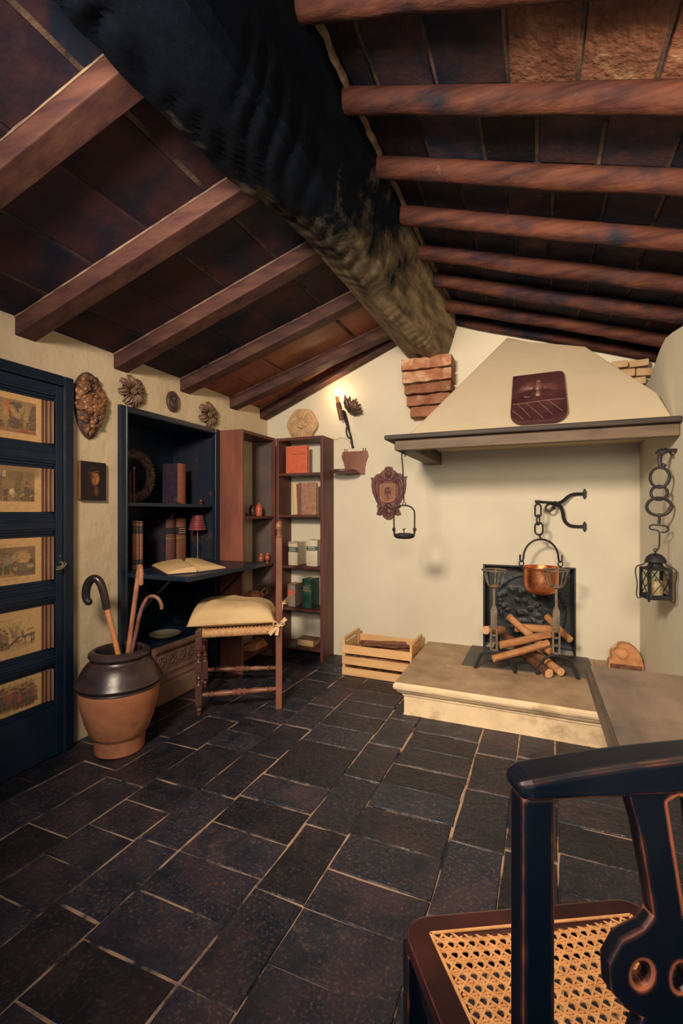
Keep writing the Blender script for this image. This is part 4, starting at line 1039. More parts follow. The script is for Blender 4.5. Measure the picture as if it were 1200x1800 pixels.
book('white_book', 'white vellum book with green spine label, left one on the third shelf', (-1.708, 3.112, .6925), 0, .080, .178, .135, 'book_white', bands=((.56, .78, 'label_green'), (.95, .97, 'leather_dark')), title=(.70, 'book_white'), group='white books with green labels')
book('white_book', 'taller white vellum book with green spine label, at the right end of the third shelf', (-1.545, 3.110, .6925), 0, .090, .196, .135, 'book_white', bands=((.60, .76, 'label_green'),), title=(.71, 'book_white'), group='white books with green labels')
book('grey_book', 'grey cloth book with a red spine label on the fourth shelf', (-1.722, 3.112, .3755), 0, .066, .170, .135, 'book_grey', bands=((.50, .72, 'label_red'), (.96, .98, 'leather_dark')), title=(.66, 'gold'))
book('green_book', 'dark green cloth book with gilt bands beside the grey one', (-1.588, 3.110, .3755), 0, .078, .216, .14, 'book_green', bands=((.62, .76, 'label_green'), (.775, .785, 'gold'), (.60, .61, 'gold')), title=(.71, 'gold'))
R = Matrix.Rotation(-.12, 3, 'Z') @ Matrix.Rotation(PI / 2, 3, 'Y')
t = thing('lying_book', 'small brown book lying flat on the lowest shelf, page edges outward', 'book', (-1.595, 3.15, .0855))
m = MB(); m.box(-.07, .07, -.055, .055, 0, .004); m.box(-.07, .07, -.055, .055, .048, .052); m.box(-.07, .07, .051, .055, .004, .048); m.build('cover', 'leather_brown', t, bevel=.0015)
m = MB(); m.box(-.065, .065, -.051, .051, .004, .048); m.build('page_block', 'paper', t)
# oddments on the narrow unit
t = thing('dark_jar', 'dark glazed little jar behind the orange-red one', 'jar', (-1.935, 2.905, 1.0705))
m = MB(); m.lathe([(0, 0), (.022, 0), (.027, .02), (.026, .06), (.018, .075), (.021, .082), (0, .082)], n=18); m.build('body', 'pot_dark', t, smooth=True)
t = thing('red_jar', 'orange-red glazed lidded jar on the upper shelf', 'jar', (-1.895, 2.93, 1.0705))
m = MB(); m.lathe([(0, 0), (.021, 0), (.027, .018), (.024, .034), (.027, .048), (.024, .066), (.018, .074), (0, .074)], n=18); m.build('body', 'pot_red', t, smooth=True)
m = MB(); m.lathe([(.020, .074), (.016, .084), (.004, .088), (.007, .096), (0, .1)], n=16); m.build('lid', 'pot_red', t, smooth=True)
t = thing('ribbed_box', 'dark ribbed wooden box at the front of the upper shelf', 'box', (-1.90, 2.672, 1.0705))
m = MB(); m.box(-.03, .03, -.022, .022, 0, .075); m.build('body', 'pine_dark', t, bevel=.003)
m = MB()
for k in range(5): m.box(.030, .0325, -.02 + k * .0092, -.016 + k * .0092, .004, .071)
m.build('ribs', 'pine', t)
m = MB(); m.lathe([(0, 0), (.013, 0), (.016, .010), (.010, .02), (0, .024)], (-1.89, 2.775, 1.0705), 12); m.build('dark_pebble', 'pot_dark', None, smooth=True, loc=(-1.89, 2.775, 1.0705), label='small dark round stone between the ribbed box and the jars', cat='stone')
def bird(label, loc, sc, mt):
    t = thing('red_figurine', label, 'figurine', loc, group='two red figurines above the writing leaf')
    m = MB(); m.lathe([(0, 0), (.020 * sc, 0), (.018 * sc, .012), (.012 * sc, .02), (0, .02)], n=12); m.build('foot', 'pot_dark', t, smooth=True)
    m = MB(); m.ball((0, 0, .040), (.020 * sc, .022 * sc, .026), 12, 9); m.ball((.006, -.006, .068), (.013 * sc, .013 * sc, .013), 10, 8); m.tube([(.014, -.008, .070), (.026, -.012, .066)], [.004, .001], 6); m.tube([(-.01, .015, .045), (-.02, .03, .06)], [.008, .003], 6)
    m.build('body', mt, t, smooth=True)
bird('darker red bird figurine, the one nearer the writing leaf', (-1.862, 2.905, .7155), .85, 'pot_red')
bird('brighter red bird figurine, the one nearer the corner', (-1.858, 2.985, .7155), 1.0, 'pot_red')
t = thing('clay_jug', 'terracotta jug lying on its side on the low shelf, handle outward', 'jug', (-1.91, 2.885, .4205))
m = MB(); Rj = Matrix.Rotation(-PI / 2, 3, 'X'); m.lathe([(0, -.07), (.035, -.07), (.052, -.03), (.054, .0), (.040, .05), (.022, .075), (.028, .09), (.022, .09)], (0, 0, .054), 20, R=Rj); m.build('body', 'terra', t, smooth=True)
m = MB(); m.tube(smooth_path([(.03, .04, .08), (.04, .085, .105), (.035, .125, .09), (.03, .125, .06), (.028, .085, .055)], 5), .007, 8); m.build('handle', 'terra', t, smooth=True)
t = thing('wood_offcut', 'split chunk of pale wood on the bottom shelf of the narrow unit', 'wood', (-1.90, 2.88, .1005))
m = MB(); 
vs = [(-.06, -.10, 0), (.05, -.08, 0), (.06, .10, 0), (-.05, .11, 0), (-.05, -.07, .02), (.03, -.02, .045), (.04, .06, .055), (-.03, .08, .06)]
m.hexa(vs); m.build('chunk', 'burl', t, bevel=.004)
# carved stone flower on top
t = thing('stone_flower', 'pale sandstone six-petalled flower resting on the corner shelves', 'carving', (-1.685, 3.20, TOPZ + .0005))
cz = TOPZ + .124; pinb = lambda u, v, w: V3((-1.685 + u, 3.235 - w, cz + v))
m = MB(t); m.relief(lambda a: .128 * (1 + .045 * math.cos(6 * a + .4)) if math.sin(a) > -.9 else min(.128, .122 / max(.01, -math.sin(a))), lambda q, a: .03 - .008 * q, pinb, 6, 60); m.build('slab', 'sandstone', t, smooth=30)
for k in range(6):
    a = 2 * PI * k / 6 + .55; m = MB(t); m.ball(pinb(.080 * math.cos(a), .080 * math.sin(a), .022), (.044, .018, .044), 18, 9); m.ring(pinb(.082 * math.cos(a), .082 * math.sin(a), .037), .026, .0035, (0, 1, 0), 22, 6); m.ball(pinb(.082 * math.cos(a), .082 * math.sin(a), .034), (.014, .010, .020), 10, 7, Matrix.Rotation(-a + PI / 2, 3, 'Y')); m.build('petal', 'sandstone', t, smooth=True)
m = MB(t); m.ball(pinb(0, 0, .030), (.036, .020, .036), 14, 9)
for k in range(5): m.ball(pinb(.022 * math.cos(k * 1.257), .022 * math.sin(k * 1.257), .044), (.014, .01, .014), 8, 6)
m.build('flower_heart', 'sandstone', t, smooth=True)

# ================================================================== URN WITH WALKING STICKS
UC = (-1.780, 1.578, 0)
t = thing('clay_urn', 'big terracotta urn with dark glazed upper half, used as a stick stand', 'urn', UC)
low = [(.0, .002), (.100, 0), (.106, .006), (.111, .068), (.113, .075), (.119, .080), (.128, .095), (.148, .15), (.164, .215), (.172, .27), (.174, .297)]
upp = [(.174, .297), (.178, .302), (.176, .307), (.184, .314), (.188, .325), (.182, .337), (.174, .346), (.163, .37), (.146, .398), (.130, .414), (.123, .420), (.121, .426), (.126, .432), (.132, .443),
       (.130, .455), (.119, .465), (.106, .467), (.098, .459), (.096, .437), (.100, .41), (.12, .36), (.135, .27), (.10, .06), (0, .05)]
m = MB(); m.lathe(low, n=56, cap=False); m.build('lower_body', 'terra', t, smooth=35)
m = MB(); m.lathe(upp, n=56, cap=False); m.build('glazed_body', 'glaze', t, smooth=35)
def stick(name, label, pts, r, mt, handle=None, hr=None, sx=-.028, sy=.026):
    t = thing(name, label, 'walking stick', pts[0], group='walking sticks in the urn')
    pts = [pts[0]] + [(p[0] + sx, p[1] + sy, p[2]) for p in pts[1:]]
    P = smooth_path(pts, 7); b = V3(pts[0])
    if handle:
        k = handle * 7
        m = MB(t); m.tube(P[:k + 1], r, 10); m.build('shaft', mt[0], t, smooth=True)
        q = P[k:]; n = len(q); m = MB(t); m.tube(q, [hr * (1 + .12 * math.sin(PI * i / n)) for i in range(n)], 12); m.ball(q[-1], hr * 1.02, 10, 8); m.build('crook', mt[1], t, smooth=True)
    else:
        n = len(P); m = MB(t); m.tube(P, [r * (1 + .07 * nz(i * .9, r * 900)) for i in range(n)], 10); m.build('shaft', mt[0], t, smooth=True)
        m = MB(t); m.ball(P[-1], r * .98, 10, 8); m.build('tip', mt[-1], t, smooth=True)
stick('walking_stick', 'orange walking stick with a thick black curved handle', [(-1.697, 1.588, .066), (-1.752, 1.545, .44), (-1.800, 1.524, .655), (-1.815, 1.517, .735), (-1.832, 1.510, .782), (-1.855, 1.50, .795), (-1.878, 1.491, .775), (-1.888, 1.486, .735), (-1.886, 1.486, .705), (-1.876, 1.490, .688)], .0118, ('cane_orange', 'bent_black'), 2, .0165, -.008, .008)
stick('walking_stick', 'tallest reddish walking stick, its crook turned toward the room', [(-1.795, 1.585, .066), (-1.722, 1.575, .46), (-1.698, 1.588, .68), (-1.683, 1.594, .80), (-1.676, 1.594, .832), (-1.664, 1.588, .846), (-1.650, 1.580, .832), (-1.646, 1.576, .80), (-1.648, 1.578, .770)], .0108, ('cane_red', 'cane_orange'))
stick('walking_stick', 'short slender mottled walking stick, its crook turned to the chair', [(-1.760, 1.500, .066), (-1.682, 1.556, .46), (-1.648, 1.570, .624), (-1.632, 1.577, .675), (-1.612, 1.585, .706), (-1.588, 1.594, .712), (-1.567, 1.602, .700), (-1.555, 1.606, .676), (-1.553, 1.607, .658)], .0085, ('cane_purple', 'cane_red'))

# ================================================================== RUSH CHAIR AT THE WRITING LEAF
t = thing('rush_chair', 'turned wooden ladder-back chair with rush seat, drawn up to the writing leaf', 'chair', (-1.55, 2.30, 0))
bn, bf = V3((-1.322, 2.245, 0)), V3((-1.322 - .175, 2.245 + .305, 0))      # back posts, near and far
fn_, ff = V3((-1.672, 1.996, 0)), V3((-1.672 - .232, 1.996 + .335, 0))     # front legs
z_ = lambda p, h: V3((p.x, p.y, h))
bd = (bn - fn_).normalized(); side = (bf - bn).normalized()
Rb = Matrix.Rotation(math.atan2(bd.y, bd.x), 3, 'Z')
for p in (bn, bf):
    m = MB(t); rk = bd * .0
    m.bar(z_(p, 0), z_(p, .955), .036, .034, up=bd)
    o = m.build('back_post', 'chair_wood', t, bevel=.004)
    m = MB(t); m.lathe([(.016, .952), (.018, .962), (.012, .968), (.010, .978), (.014, .986), (.010, .992), (.016, 1.004), (.019, 1.020), (.016, 1.036), (.008, 1.045), (0, 1.047)], p, 16); m.build('finial', 'chair_wood', o, smooth=True)
for p in (fn_, ff):
    m = MB(t)
    m.lathe([(.010, 0), (.013, .006), (.011, .022), (.016, .030), (.010, .045), (.015, .056), (.016, .058)], p, 14)
    for (a, b) in ((.056, .17), (.235, .295), (.355, .462)):
        m.bar(z_(p, a), z_(p, b), .036, .036, up=bd)
    for (a, b) in ((.17, .235), (.295, .355)):
        h = b - a; m.lathe([(.015, a - .002), (.010, a + h * .12), (.013, a + h * .2), (.009, a + h * .3), (.017, a + h * .5), (.009, a + h * .7), (.013, a + h * .8), (.010, a + h * .88), (.015, b + .002)], p, 14)
    m.build('front_leg', 'chair_wood_dark', t, smooth=35, bevel=.003)
def turned(a, b, r=.013):
    a, b = V3(a), V3(b); d = b - a; L_ = d.length; m = MB(t)
    q = [(0, .7), (.06, .7), (.08, 1.0), (.10, .6), (.13, 1.0), (.16, .75), (.30, 1.05), (.40, .75), (.43, 1.2), (.46, .8), (.5, 1.35), (.54, .8), (.57, 1.2), (.60, .75), (.70, 1.05), (.84, .75), (.87, 1.0), (.90, .6), (.92, 1.0), (.94, .7), (1, .7)]
    m.tube([a + d * u for u, _ in q], [r * w for _, w in q], 12); m.build('stretcher', 'chair_wood', t, smooth=True)
turned(z_(fn_, .110) + bd * .015, z_(bn, .110) - bd * .015, .016); turned(z_(ff, .110) + bd * .015, z_(bf, .110) - bd * .015, .016)
turned(z_(fn_, .30) + side * .016, z_(ff, .30) - side * .016); turned(z_(bn, .20) + side * .016, z_(bf, .20) - side * .016, .011)
for h in (.62, .74, .86):                                     # ladder slats seen on edge
    m = MB(t); pts = [(z_(bn.lerp(bf, u), h) + bd * (.012 * math.sin(PI * u))) for u in (.04, .2, .4, .6, .8, .96)]
    for a, b in zip(pts, pts[1:]): m.bar(a, b, .055, .009, up=bd)
    m.build('back_slat', 'chair_wood', t, bevel=.002)
# rush seat: four wound rails and the woven top
for (a, b) in ((fn_, bn), (ff, bf), (fn_, ff), (bn, bf)):
    a, b = z_(a, .440), z_(b, .440); d = (b - a); L_ = d.length; d.normalize(); n = 72; m = MB(t)
    pts = [a + d * (.018 + (L_ - .036) * i / (n * 2)) for i in range(n * 2 + 1)]
    m.tube(pts, [.0205 + (.0012 if i % 2 else 0) for i in range(len(pts))], 10, flat=1.12); m.build('rush_rail', 'rush', t, smooth='all')
m = MB(t); C4 = [fn_, bn, bf, ff]; cen = sum(C4, V3((0, 0, 0))) / 4
for i in range(4):
    a, b = z_(C4[i], .455), z_(C4[(i + 1) % 4], .455); c = z_(cen, .458); nn = 22
    for k in range(nn):
        u = (k + .5) / nn; p = a.lerp(b, u); u2 = .5 + (u - .5) * .06; q = c
        # cords run in from each rail and stop on the diagonal
        inward = (c - a.lerp(b, .5)); f = 1 - abs(2 * u - 1)
        m.tube([p, p + inward * f * .97 + V3((0, 0, .004 * f))], .0085, 5)
m.build('woven_seat', 'rush', t, smooth=True)
# cushion tied on
t2 = thing('seat_cushion', 'cream cloth cushion with tied bows on the rush chair', 'cushion', (-1.56, 2.29, .462))
m = MB(t2); N_ = 30
c4 = [z_(fn_, 0) - bd * .062 - side * .018, z_(bn, 0) - bd * .020 - side * .012, z_(bf, 0) - bd * .020 + side * .012, z_(ff, 0) - bd * .062 + side * .018]
def cush(u, v, top):
    p = c4[0].lerp(c4[1], u).lerp(c4[3].lerp(c4[2], u), v)
    ex = (1 - abs(2 * u - 1) ** 4.2) * (1 - abs(2 * v - 1) ** 4.2)
    h = ex ** .42
    wr = .005 * nz(u * 4.5, v * 4.5, 1) + .003 * nz(u * 11, v * 7, 3) + .006 * math.exp(-((u - v * .5 - .12) / .05) ** 2) * h
    z = (.488 + .088 * h + .020 * (1 - u) * h + wr * (.4 + h)) if top else (.485 - .018 * h)
    cc = c4[0].lerp(c4[1], .5).lerp(c4[3].lerp(c4[2], .5), .5)
    k = 1 - .035 * (abs(2 * u - 1) ** 6 * (1 - abs(2 * v - 1)) + abs(2 * v - 1) ** 6 * (1 - abs(2 * u - 1))) * 1.5
    q = cc + (p - cc) * k
    return V3((q.x, q.y, z))
m.grid(lambda u, v: cush(u, v, True), N_, N_); m.grid(lambda u, v: cush(u, v, False), N_, N_)
bm_ = m.build('pillow', 'cushion', t2, smooth='all')
wd = bm_.modifiers.new('weld', 'WELD'); wd.merge_threshold = .0045
sub = bm_.modifiers.new('sub', 'SUBSURF'); sub.levels = 1; sub.render_levels = 1
for p, hz, lb in ((bn, .470, 'near'), (bf, .52, 'far')):
    c = z_(p, hz) - side * .022 * (1 if lb == 'near' else -1) ; m = MB(t2)
    c = z_(p, hz) + (V3((.012, -.022, 0)) if lb == 'near' else V3((.022, .0, 0)))
    rt = V3((.92, .38, 0)); dn = V3((0, 0, 1)); out_ = V3((.02, -.03, 0))
    m.ball(c, (.011, .011, .012), 10, 8)
    for sg, ang in ((-1, 2.6), (1, .5)):
        lp = []
        for q in range(13):
            a = 2 * PI * q / 12; r = .034 * math.sin(a / 2) * 1.0
            lp.append(c + rt * (math.cos(ang) * r + math.cos(ang + PI / 2) * .011 * math.sin(a)) + dn * (math.sin(ang) * r + math.sin(ang + PI / 2) * .011 * math.sin(a)) + out_ * (.3 * math.sin(a / 2)))
        m.tube(lp, .0085, 6, flat=.35)
    for (dx, dz, w) in ((-.052, -.046, .012), (-.012, -.052, .010), (.040, .042, .012)):
        e_ = c + rt * dx + dn * dz + out_ * .4
        m.bar(c, e_, .010, .003, up=(.4, -.9, 0), w2=w * 1.9)
    m.build('tied_bow', 'cushion', t2, smooth=30)

# ================================================================== CANDLE SCONCE, BRACKET, CREST ON THE BACK WALL
t = thing('wall_sconce', 'iron leaf wall sconce with one lit candle bulb', 'sconce', (-1.27, 3.254, 1.6))
m = MB(t); a, b = V3((-1.325, 3.165, 1.79)), V3((-1.353, 3.165, 1.915)); m.tube([a, a.lerp(b, .5), b], .019, 14)
for k in range(3): m.ring(a.lerp(b, .62 + .14 * k), .0195, .003, b - a, 16, 6)
m.build('candle_sleeve', 'candle_tube', t, smooth=35)
c = V3((-1.364, 3.165, 1.965)); m = MB(t); m.tube([b, c], [.0145, .0125], 12); m.build('candle_tip', 'candle_tip', t, smooth=35)
m = MB(t); m.lathe([(.006, 0), (.011, .012), (.015, .028), (.013, .042), (.006, .055), (.001, .062)], c, 14); m.build('bulb', 'glow', t, smooth=True)
lamp('candle_bulb_light', 'POINT', (c.x - .002, c.y, c.z + .03), 12.0, (1, .62, .30), .017)
m = MB(t)
m.tube(smooth_path([(-1.32, 3.17, 1.86), (-1.312, 3.20, 1.80), (-1.295, 3.225, 1.73), (-1.278, 3.235, 1.66), (-1.268, 3.243, 1.60)], 6), [.009] * 12 + [.007] * 13, 8)
m.tube(smooth_path([(-1.315, 3.20, 1.86), (-1.300, 3.235, 1.76), (-1.277, 3.245, 1.62), (-1.268, 3.247, 1.592)], 6), .006, 8)
m.tube(smooth_path([(-1.30, 3.225, 1.76), (-1.315, 3.23, 1.72), (-1.305, 3.235, 1.67), (-1.288, 3.24, 1.665), (-1.288, 3.24, 1.70)], 6), .0055, 7)
m.ball((-1.268, 3.246, 1.592), .011)
m.build('bracket', 'iron', t, smooth=True)
rg = random.Random(9); oc = V3((-1.285, 3.215, 1.845))
for k in range(15):
    a = PI * .5 - 1.45 * (k / 14) ** .9 * 1.35 + .35; L_ = rg.uniform(.085, .125) * (1 if k > 1 else 1.35); m = MB(t); y = 3.235 - .052 * math.sin(k * 1.7) ** 2
    d = V3((math.cos(a), 0, math.sin(a)))
    pr = V3((-d.z, 0, d.x)); nrm = V3((0, -1, 0))
    tipy = V3((0, y - 3.225, 0))
    def lf(u, v, d=d, pr=pr, L_=L_, tipy=tipy, k=k):
        w = .020 * math.sin(PI * min(1, u * .93 + .05)) * (1 + .22 * math.sin(u * 22)) * (v - .5) * 2
        return oc + d * (L_ * u) + pr * w + tipy * u + nrm * (.014 * math.sin(PI * u) - .010 * abs(v - .5) * 2)
    m.grid(lf, 10, 4); o = m.build('leaf', 'leaf_metal', t, smooth='all'); sd = o.modifiers.new('thick', 'SOLIDIFY'); sd.thickness = .002
m = MB(); m.tube(smooth_path([(-1.272, 3.249, 1.605), (-1.32, 3.252, 1.655), (-1.37, 3.252, 1.668), (-1.41, 3.252, 1.655), (-1.425, 3.25, 1.668)], 6), .0022, 6)
m.build('sconce_cord', 'cord', None, smooth=True, loc=(-1.35, 3.252, 1.64), label='thin cable looping from the iron sconce to the corner shelves', cat='cable')

t = thing('wall_bracket', 'small red-brown wall bracket with shaped back board and a dark round ledge', 'shelf', (-1.25, 3.255, 1.385))
half = [(.096, .170), (.104, .132), (.088, .096), (.078, .055), (.076, .0)]
out = [(-x, z) for x, z in half[::-1]] + half
vs, fs = plate2d([[(u, v) for u, v in out]], .018, .003, lambda u, v, w: V3((-1.250 + u, 3.245 - w, 1.385 + v)))
m = MB(t); m.add(vs, fs); m.build('back_board', 'chair_wood', t)
m = MB(t); m.lathe([(0, 1.386), (.098, 1.386), (.106, 1.393), (.106, 1.404), (.098, 1.409), (.080, 1.407), (.078, 1.402), (0, 1.402)], (-1.298, 3.128, 0), 36); m.build('round_ledge', 'pine_dark', t, smooth=35)
m = MB(t)
for x in (-1.335, -1.318, -1.185, -1.168): m.tube([(x, 3.246, 1.550), (x + .002, 3.246, 1.574)], .003, 6); m.ball((x + .002, 3.246, 1.575), .0045, 8, 6)
m.build('pegs', 'candle_tube', t, smooth=True)

t = thing('carved_crest', 'red-brown carved wooden crest with scrolls around a small shield', 'crest', (-.985, 3.255, 1.05))
cp = lambda u, v, w: V3((-.985 + u, 3.2545 - w, 1.245 + v))
hh = [(0, .183), (.022, .178), (.028, .160), (.046, .150), (.062, .132), (.09, .128), (.112, .102), (.130, .106), (.124, .088), (.126, .05), (.118, .0), (.100, -.040), (.092, -.062), (.078, -.082), (.084, -.104), (.066, -.118), (.078, -.140), (.086, -.158), (.064, -.164), (.044, -.152), (.036, -.178), (.014, -.193), (0, -.194)]
out = hh + [(-x, z) for x, z in hh[-2:0:-1]]
vs, fs = plate2d([[(u, v) for u, v in out]], .020, .006, lambda u, v, w: cp(u, v, w + .011))
m = MB(t); m.add(vs, fs); m.build('back_board', 'crest_red', t, smooth=25)
sh_ = [(-.055, .058), (.055, .058), (.057, -.035), (.045, -.062), (.0, -.075), (-.045, -.062), (-.057, -.035)]
vs, fs = plate2d([sh_], .014, .003, lambda u, v, w: cp(u, v, w + .026))
m = MB(t); m.add(vs, fs); o = m.build('inner_shield', 'leather_brown', t)
m = MB(t); m.tube([cp(u, v, .034) for u, v in sh_], .0035, 6, closed=True); m.build('shield_rim', 'burl', o, smooth=True)
m = MB(t)
for k, (u, v, a, b) in enumerate(((-.012, .012, .010, .024), (.012, .012, .010, .024), (0, -.02, .007, .020), (0, .03, .008, .010), (-.02, -.01, .006, .014), (.02, -.01, .006, .014))): m.ball(cp(u, v, .033), (a, .005, b), 8, 6)
for u in (-.012, 0, .012): m.ball(cp(u, -.045, .033), (.004, .004, .004), 6, 5)
m.build('shield_charge', 'crest_red', o, smooth=True)
def scroll(c, R_, turns, ph, sg, w=.0075):
    pts = []
    for q in range(36):
        f = q / 35; a = ph + sg * turns * 2 * PI * f; r = R_ * (1 - .82 * f); pts.append(cp(c[0] + r * math.cos(a), c[1] + r * math.sin(a), .024 + .006 * f))
    m = MB(t); m.tube(pts, [w * (1 - .5 * i / 35) for i in range(36)], 7); m.build('scroll', 'crest_red', t, smooth=True)
for sg in (-1, 1):
    scroll((sg * .055, .095), .032, 1.6, PI / 2, -sg); scroll((sg * .052, -.128), .026, 1.5, -PI / 2, sg)
    m = MB(t); m.tube(smooth_path([cp(sg * .085, .105, .022), cp(sg * .108, .06, .027), cp(sg * .104, .0, .028), cp(sg * .080, -.05, .027), cp(sg * .060, -.09, .024)], 6), [.012] * 10 + [.010] * 15, 8); m.build('border', 'crest_red', t, smooth=True)
    m = MB(t); m.tube(smooth_path([cp(sg * .068, .07, .022), cp(sg * .082, .03, .026), cp(sg * .078, -.02, .026), cp(sg * .066, -.06, .022)], 6), .007, 7); m.build('border', 'crest_red', t, smooth=True)
m = MB(t); m.ball(cp(0, .132, .026), (.026, .014, .026), 12, 8); m.ball(cp(0, .132, .036), (.012, .010, .012), 10, 7); m.ball(cp(0, .160, .022), (.020, .010, .018), 10, 7); m.ball(cp(0, .09, .022), (.03, .008, .012), 10, 7)
m.build('crown_knob', 'crest_red', t, smooth=True)
m = MB(t)
for (u, v, a, b) in ((0, -.10, .022, .020), (0, -.14, .030, .026), (0, -.172, .018, .014), (-.024, -.16, .014, .012), (.024, -.16, .014, .012), (-.02, -.115, .012, .02), (.02, -.115, .012, .02)): m.ball(cp(u, v, .022), (a, .010, b), 10, 7)
m.build('lower_leafwork', 'crest_red', t, smooth=True)

# ================================================================== MANTEL, SHIELD, HANGING OIL LAMP
t = thing('mantel_shelf', 'long weathered oak mantel shelf around the chimney hood', 'shelf', (-.05, 2.42, 1.432))
for nm, b in (('top_board', (-.746, .583, 2.372, 2.58, 1.488, 1.513)), ('top_board', (-.746, -.60, 2.582, 3.2545, 1.488, 1.513)), ('front_board', (-.697, .583, 2.408, 2.448, 1.432, 1.4875)), ('side_board', (-.697, -.600, 2.449, 3.2545, 1.432, 1.4875))):
    m = MB(t); m.box(*b); m.build(nm, 'mantel_dark' if nm == 'top_board' else 'mantel', t, bevel=.005)
m = MB(t); m.box(-.6985, -.655, 2.4065, 2.41, 1.434, 1.462); m.build('corner_lap', 'mantel', t, bevel=.001)
# heraldic board hanging on the hood
nrm = V3((0, -1, 1)).normalized(); upv = V3((0, 1, 1)).normalized()
hb = V3((.018, 2.686, 1.702)) + nrm * .018
t = thing('heraldic_board', 'dark red shield-shaped board with bird and diagonal stripes, on the chimney hood', 'shield', tuple(hb - upv * .232))
hp = lambda u, v, w: hb + V3((1, 0, 0)) * u + upv * v + nrm * w
W_ = .128; H0, H1 = .226, -.232
out = [(-W_, H0 - .004), (W_ - .022, H0 + .004), (W_ - .006, H0 - .004), (W_, H0 - .022)]
for q in range(9): a = PI * .5 * q / 8; out.append((W_ + .004 - .062 * (1 - math.cos(a)), H1 + .085 * (1 - math.sin(a))))
for q in range(9): a = PI * .5 * (1 - q / 8); out.append((-W_ - .002 + .062 * (1 - math.cos(a)), H1 + .085 * (1 - math.sin(a))))
vs, fs = plate2d([out[::-1]], .022, .004, lambda u, v, w: hp(u, v, w))
m = MB(t); m.add(vs, fs); m.build('board', 'shield_red', t)
def line(P, r=.0016, nm='carved_line', mt='groove'):
    m = MB(t); m.tube([hp(u, v, .0112) for u, v in P], r, 5); m.build(nm, mt, t, smooth=True)
line([(-W_ + .002, -.072), (-.05, -.066), (.05, -.054), (W_ - .002, -.054)], .0018, 'dividing_line')
for (u0, v0, u1, v1) in ((-.127, -.125, -.072, -.212), (-.100, -.074, -.036, -.20), (-.060, -.068, .024, -.218), (0, -.062, .066, -.19), (.044, -.056, .112, -.165)): line([(u0, v0), ((u0 + u1) / 2 + .002, (v0 + v1) / 2), (u1, v1)], .0016, 'diagonal_stripe')
m = MB(t)
for sg in (-1, 1):
    for k in range(10):
        a = -.25 + k * .155; r0, r1 = .026, .102 - .0035 * k
        m.tube([hp(sg * r0 * math.cos(a), .070 + r0 * math.sin(a), .0112), hp(sg * r1 * .6 * math.cos(a), .070 + r1 * .66 * math.sin(a), .0135), hp(sg * r1 * math.cos(a), .072 + r1 * 1.2 * math.sin(a), .0115)], [.0022, .0026, .0012], 5)
    m.tube([hp(sg * .012, .02, .011), hp(sg * .045, -.012, .011), hp(sg * .070, -.006, .011)], .0022, 5)
    m.tube([hp(sg * .010, .0, .011), hp(sg * .024, -.04, .011)], .002, 5)
m.ball(hp(0, .070, .010), (.022, .014, .036), 10, 7); m.ball(hp(.004, .135, .011), (.015, .012, .016), 8, 6); m.ball(hp(0, .005, .010), (.016, .012, .030), 8, 6)
m.build('carved_bird', 'bird_red', t, smooth=True)

t = thing('hanging_oil_lamp', 'black iron oil lamp hanging on a long hook from the mantel end', 'lamp', (-.668, 2.47, .97))
X0, Y0 = -.668, 2.49
m = MB(t); m.tube(smooth_path([(X0 - .01, Y0, 1.434), (X0 - .012, Y0, 1.40), (X0 - .006, Y0, 1.34), (X0 - .004, Y0, 1.24), (X0, Y0, 1.158)], 6), .0042, 7)
m.tube(smooth_path([(X0 - .010, Y0, 1.428), (X0 + .004, Y0, 1.430), (X0 + .007, Y0, 1.415), (X0 + .005, Y0, 1.405)], 5), .0038, 7)
m.ring((X0 + .001, Y0, 1.146), .0085, .0026, (0, 1, 0), 18, 6); m.build('hook', 'iron', t, smooth=True)
Rv = Matrix.Rotation(math.radians(15), 3, 'Z'); ax = Rv @ V3((1, 0, 0)); cz = V3((X0 + .002, Y0, 0))
m = MB(t); pts = [cz + ax * -.056 + V3((0, 0, .99)), cz + ax * -.057 + V3((0, 0, 1.075))] + [cz + ax * (-.057 * math.cos(a)) * (1 if abs(math.cos(a)) > .9 else 1) + V3((0, 0, 1.085 + .052 * math.sin(a) ** .8)) for a in [PI * q / 12 for q in range(1, 12)]] + [cz + ax * .057 + V3((0, 0, 1.075)), cz + ax * .056 + V3((0, 0, .99))]
m.tube(pts, .0045, 8); m.build('bail', 'iron', t, smooth=True)
m = MB(t)
for sg in (-1, 1): m.ball(cz + ax * .057 * sg + V3((0, 0, 1.003)), .0105, 10, 8); m.tube([cz + ax * .057 * sg + V3((0, 0, 1.0)), cz + ax * .052 * sg + V3((0, 0, .965))], .006, 7)
m.build('pivot', 'iron', t, smooth=True)
m = MB(t); m.lathe([(0, .952), (.035, .952), (.052, .958), (.058, .968), (.052, .978), (.03, .983), (0, .984)], (X0 + .002, Y0, 0), 28); m.build('dish', 'iron', t, smooth=True)
m = MB(t); m.tube([cz + V3((0, 0, .982)), cz + V3((-.003, 0, .998)), cz + V3((-.008, 0, 1.008))], .003, 6); m.tube([cz + V3((-.003, 0, .998)), cz + V3((.005, 0, 1.010))], .003, 6); m.build('wick_holder', 'iron', t, smooth=True)

